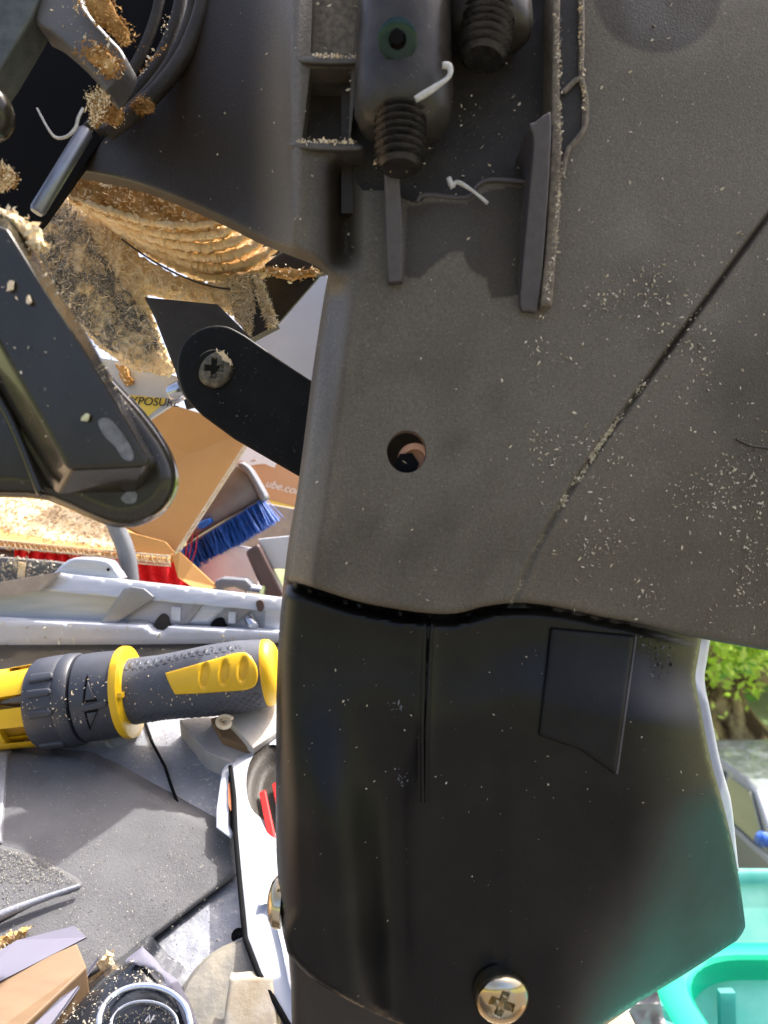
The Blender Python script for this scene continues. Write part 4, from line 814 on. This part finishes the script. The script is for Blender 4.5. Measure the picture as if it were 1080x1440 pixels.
# ------------------------------------------------------------------ lower left corner
wd = slab('wood_block', [PB(-60, 1400, .045), PB(108, 1326, .036), PB(122, 1360, .036), PB(20, 1455, .045), PB(-60, 1490, .045)], (.0, .008, -.03), wood_m, None, .0008); tag(wd, 'smooth pine block in the bottom corner under lavender card', 'wood block')
slab('end_grain', [PB(109, 1328, .0385), PB(122, 1360, .0385), PB(24, 1452, .0465), PB(8, 1452, .0465)], (0, .002, -.002), M('pale end grain', (.38, .31, .24), (.30, .24, .18), 60, .7, stretch=(1, 1, 5)), wd)
o = slab('card_sheet', [PB(-60, 1372, .040), PB(24, 1322, .034), PB(104, 1302, .034), PB(121, 1318, .034), PB(100, 1329, .036), PB(-60, 1410, .047)], (0, .0015, -.0012), lav_m, None); tag(o, 'lavender grey card lying against the top of the pine block', 'card')
o = slab('metal_strip', [PB(138, 1345, .030), PB(122, 1366, .032), PB(40, 1448, .042), PB(22, 1462, .042), PB(60, 1456, .038), PB(112, 1384, .032)], (0, .0015, -.002), lav_m, None); tag(o, 'thin lavender metal strip along the right side of the pine block', 'strip')
clump([(-20, 1330), (20, 1314), (40, 1308), (30, 1320), (0, 1348), (-20, 1360)], .355, .004, dustorange_m, 12, base, n=160)
clump([(120, 1366), (150, 1348), (160, 1356), (130, 1392), (112, 1396)], .345, .003, dust_m, 13, base, n=140)
shine_m = M('polished chrome', (.86, .90, .97), rough=.14, metal=.9)
kn = thing('locking_knob', 'black and chrome locking knob dusted with sawdust in the bottom corner', 'knob', PB(200, 1440))
gl_m = M('glossy black knob', (.02, .022, .028), (.03, .033, .04), 60, .25, coat=.4, dust=.5, dsc=500, dcol=(.4, .4, .42))
sheet('knob_body', [(30, 1480), (96, 1420), (150, 1372), (186, 1344), (198, 1334), (226, 1366), (246, 1380), (262, 1410), (284, 1480)], lambda u, v: DB(v)-.034+.00008*np.abs(u-200), 5, gl_m, kn, thick=.025, rnd=(16, .007), draft=.5)
lathe('cap', PB(203, 1452, .030), PB(203, 1452, .036)+Vector((0, -.004, .006)), [(0, .0165), (.002, .0162), (.0032, .014), (.0036, .009), (.0037, .0003)], gl_m, kn, 48)
for rx, ry, rr in ((64, 62, .0012), (47, 40, .0006)):
    tube('chrome_ring', [PB(203+rx*math.cos(a)*(1+.1*math.sin(a)), 1448-ry*math.sin(a), .040) for a in np.linspace(-.5, math.pi+.5, 40)], rr, chrome_m if rr < .001 else shine_m, kn, 12)
sheet('sky_glint', [(176, 1352), (198, 1335), (214, 1350), (228, 1368), (204, 1360)], lambda u, v: DB(v)-.0362, 4, lav_m, kn, thick=.002, rnd=(2, .0006))  # both pale sheets paint the blue sky reflection on the black knob
sheet('sky_glint', [(228, 1368), (247, 1381), (264, 1412), (276, 1446), (262, 1446), (250, 1414), (236, 1392)], lambda u, v: DB(v)-.0362, 4, lav_m, kn, thick=.002, rnd=(2, .0006))
J = ([], []); tube('', [PB(x, y, .0385) for x, y in [(204, 1436), (210, 1428), (211, 1438), (217, 1428)]], .0004, None, join=J, n=5)
mesh_obj('etched_mark', J[0], J[1], paper_m, kn)
chips('sawdust_flakes', spread([(60, 1440), (190, 1345), (230, 1375), (250, 1440)], 420, lambda u, v: DB(v)-.0365), (.0003, .0012), chipdull_m, kn, (0, -.5, .87))['kind'] = 'stuff'

# ------------------------------------------------------------------ green tubs on the terrace
def rrect(x0, x1, y0, y1, r, n=8):
    out = []
    for cx, cy, a in ((x1-r, y1-r, 0), (x0+r, y1-r, 90), (x0+r, y0+r, 180), (x1-r, y0+r, 270)):
        out += [(cx+r*math.cos(math.radians(a+90*i/n)), cy+r*math.sin(math.radians(a+90*i/n))) for i in range(n+1)]
    return out
def tub(name, label, x0, x1, y0, y1, z, h, r, band, lip, mw, mr, rz=0):
    t = thing(name, label, 'tub', ((x0+x1)/2, (y0+y1)/2, z-h)); n = len(rrect(0, 1, 0, 1, .1))
    C = Vector(((x0+x1)/2, (y0+y1)/2, 0)); R = Matrix.Rotation(rz, 3, 'Z')
    def ringp(off, zz, s=1.): return [C+R@(Vector((x, y, 0))-C)*1.0+Vector((0, 0, zz)) for x, y in rrect(x0+off, x1-off, y0+off, y1-off, max(.01, r-off*.5))]
    def strip(nm, rs, m, cap=False):
        v = [p for rr in rs for p in rr]; f = [[i*n+j, i*n+(j+1) % n, (i+1)*n+(j+1) % n, (i+1)*n+j] for i in range(len(rs)-1) for j in range(n)]
        if cap: f.append([(len(rs)-1)*n+j for j in range(n)])
        return autosm(mesh_obj(nm, v, f, m, t, True), 40)
    strip('rim', [ringp(-lip*.3, z-band), ringp(-lip, z-.004), ringp(-lip*.8, z), ringp(.002, z), ringp(.006, z-.004), ringp(.008, z-band*.9)], mr)
    strip('wall', [ringp(.004, z-.01), ringp(.03, z-h*.5), ringp(.05, z-h), ringp(.30*min(x1-x0, y1-y0), z-h)], mw)
    for k in range(7):
        x = x0+.06+k*(x1-x0-.12)/6
        slab('rib', [C+R@(Vector((x, y1-.028, 0))-C)+Vector((0, 0, z-.03)), C+R@(Vector((x+.018, y1-.028, 0))-C)+Vector((0, 0, z-.03)), C+R@(Vector((x+.014, y1-.056, 0))-C)+Vector((0, 0, z-h+.03)), C+R@(Vector((x+.004, y1-.056, 0))-C)+Vector((0, 0, z-h+.03))], (0, .01, 0), mw, t)
    return t
tub('plastic_tub', 'bright green translucent tub, nearer of the two, right of the chute', .335, .95, .52, .93, -.535, .55, .09, .03, .03, teal_m, green_m)
tub('plastic_tub', 'paler teal bin with a straight rim behind the bright green tub', .36, 1.3, 1.0, 1.38, -.645, .46, .04, .022, .012, teal_m, teal_m)
o = sheet('rag', spline([(820, 1480), (850, 1430), (890, 1402), (918, 1380), (936, 1440), (950, 1490)], 4, True), lambda u, v: .78+0*u, 5, rag_m, None, thick=.05, hf=lambda u, v: -.03*vnoise(u, v, 24, 3)-.012*vnoise(u, v, 9, 4)); tag(o, 'crumpled grey rag below the lower edge of the chute', 'rag')

# ------------------------------------------------------------------ yard: car, tree
car = thing('parked_car', 'pale silver car parked in the yard beyond the teal bin', 'car', (4.45, 8, -4.2))
zg = -4.2; xa, xb = 3.58, 5.3
def CP(y, z, x): return Vector((x, y, zg+z))
prof = [(5.9, .3), (5.85, .6), (5.95, .82), (6.9, .98), (9.6, 1.0), (10.3, .95), (10.35, .35)]
loft('body', [CP(y, z, xa) for y, z in prof], [CP(y, z, xb) for y, z in prof], carpaint_m, car, .06)
cab = [(6.95, .96), (7.75, 1.40), (7.95, 1.44), (9.3, 1.44), (9.5, 1.38), (10.1, .97)]
loft('cabin', [CP(y, z, xa+.04+.14*(z > 1.2)) for y, z in cab], [CP(y, z, xb-.04-.14*(z > 1.2)) for y, z in cab], carpaint_m, car, .03)
slab('windscreen', [CP(7.02, 1.0, xa+.13), CP(7.02, 1.0, xb-.13), CP(7.72, 1.385, xb-.24), CP(7.72, 1.385, xa+.24)], (0, -.012, .02), glass_m, car)
for y0, y1, y2, y3 in ((7.25, 8.25, 8.25, 7.8), (8.4, 9.75, 9.4, 8.4)):
    slab('window', [CP(y0, 1.0, xa+.03), CP(y1, 1.0, xa+.03), CP(y2, 1.36, xa+.15), CP(y3, 1.36, xa+.15)], (-.015, 0, .004), glass_m, car)
lathe('mirror', CP(7.2, 1.12, xa+.06), CP(7.2, 1.14, xa-.12), [(0, .03), (.03, .06), (.11, .075), (.15, .045), (.16, .002)], bluecar_m, car, 16)
for y in (6.6, 9.3):
    wv = lathe('wheel', CP(y, .32, xa+.2), CP(y, .32, xa-.01), [(0, .24), (.01, .31), (.19, .32), (.2, .24), (.205, .002)], tyre_m, car, 28)
    lathe('rim', CP(y, .32, xa+.05), CP(y, .32, xa-.02), [(0, .18), (.02, .2), (.03, .002)], chrome_m, wv, 20)
for x in (xa+.28, xb-.28): lathe('headlight', CP(5.98, .68, x), CP(5.84, .68, x), [(0, .12), (.05, .12), (.09, .07), (.1, .002)], glass_m, car, 20)
def tree(label, pts, branches, crown, nleaf, lm, dm, size, grp):
    t = thing('tree', label, 'tree', pts[0], grp)
    tr = tube('trunk', [Vector(p) for p in spline([tuple(p) for p in pts], 6)], lambda s: crown[3]*(1-.55*s)*(1+.12*math.sin(s*31)), bark_m, t, 14)
    for b in branches: tube('branch', [Vector(p) for p in spline([tuple(p) for p in b], 5)], lambda s: crown[3]*.42*(1-.6*s), bark_m, tr, 10)
    c, r, cl = Vector(crown[0]), Vector(crown[1]), crown[2]
    cen = [c+Vector((RNG.uniform(-1, 1)*r.x, RNG.uniform(-1, 1)*r.y, RNG.uniform(-1, 1)*r.z)) for _ in range(cl)]
    for m, fr in ((lm, .8), (dm, .2)):
        n = int(nleaf*fr); ci = RNG.integers(0, cl, n); pos = np.array(cen)[ci]+RNG.normal(size=(n, 3))*np.array(r)*.13
        a = RNG.normal(size=(n, 3)); a /= np.linalg.norm(a, axis=1, keepdims=True); b = np.cross(a, RNG.normal(size=(n, 3))); b /= np.linalg.norm(b, axis=1, keepdims=True)
        s = (size*(.6+.8*RNG.random(n)))[:, None]
        V = np.stack([pos-a*s, pos+b*s*.5, pos+a*s, pos-b*s*.5], 1).reshape(-1, 3); i = np.arange(n)[:, None]*4
        me = bpy.data.meshes.new('crown'); me.from_pydata(V.tolist(), [], (i+np.arange(4)).tolist()); me.update(); me.materials.append(m)
        o = bpy.data.objects.new('crown', me); COL.objects.link(o); attach(o, t)
    return t
tree('old leaning tree with mottled bark and low branches beyond the car', [(5.9, 11.2, -4.2), (5.55, 11.0, -3.8), (5.05, 11, -3.05), (4.55, 11, -2.2), (4.2, 11, -1.2), (4.0, 11, .4), (3.8, 11, 2.4)],
     [[(4.7, 10.7, -2.45), (5.0, 10.6, -2.35), (5.3, 10.5, -2.2), (6.2, 10.4, -1.6)], [(4.1, 11, -.2), (5.0, 10.8, .6), (6.2, 10.6, 1.2)], [(4.1, 11, -.2), (3.0, 11, .9), (1.8, 11.2, 1.6)]],
     ((6.2, 11.6, -.15), (2.4, 1.7, 2.1), 130, .40), 24000, leaf_m, leafd_m, .075, 'trees in the yard')
for i, (x, y, lab) in enumerate([(9.5, 18, 'leafy green tree farther back behind the leaning tree'), (14.5, 21, 'round green tree at the back of the yard, right of the others'), (4, 22, 'broad green tree far back, hidden mostly by the saw')]):
    tree(lab, [(x, y, -4.2), (x+.1, y, -2.6), (x, y, -.5), (x, y, 1.5)], [], ((x, y, -1.2), (3.0, 2.2, 2.2), 80, .3), 14000, leaf_m, leafd_m, .12, 'trees in the yard')
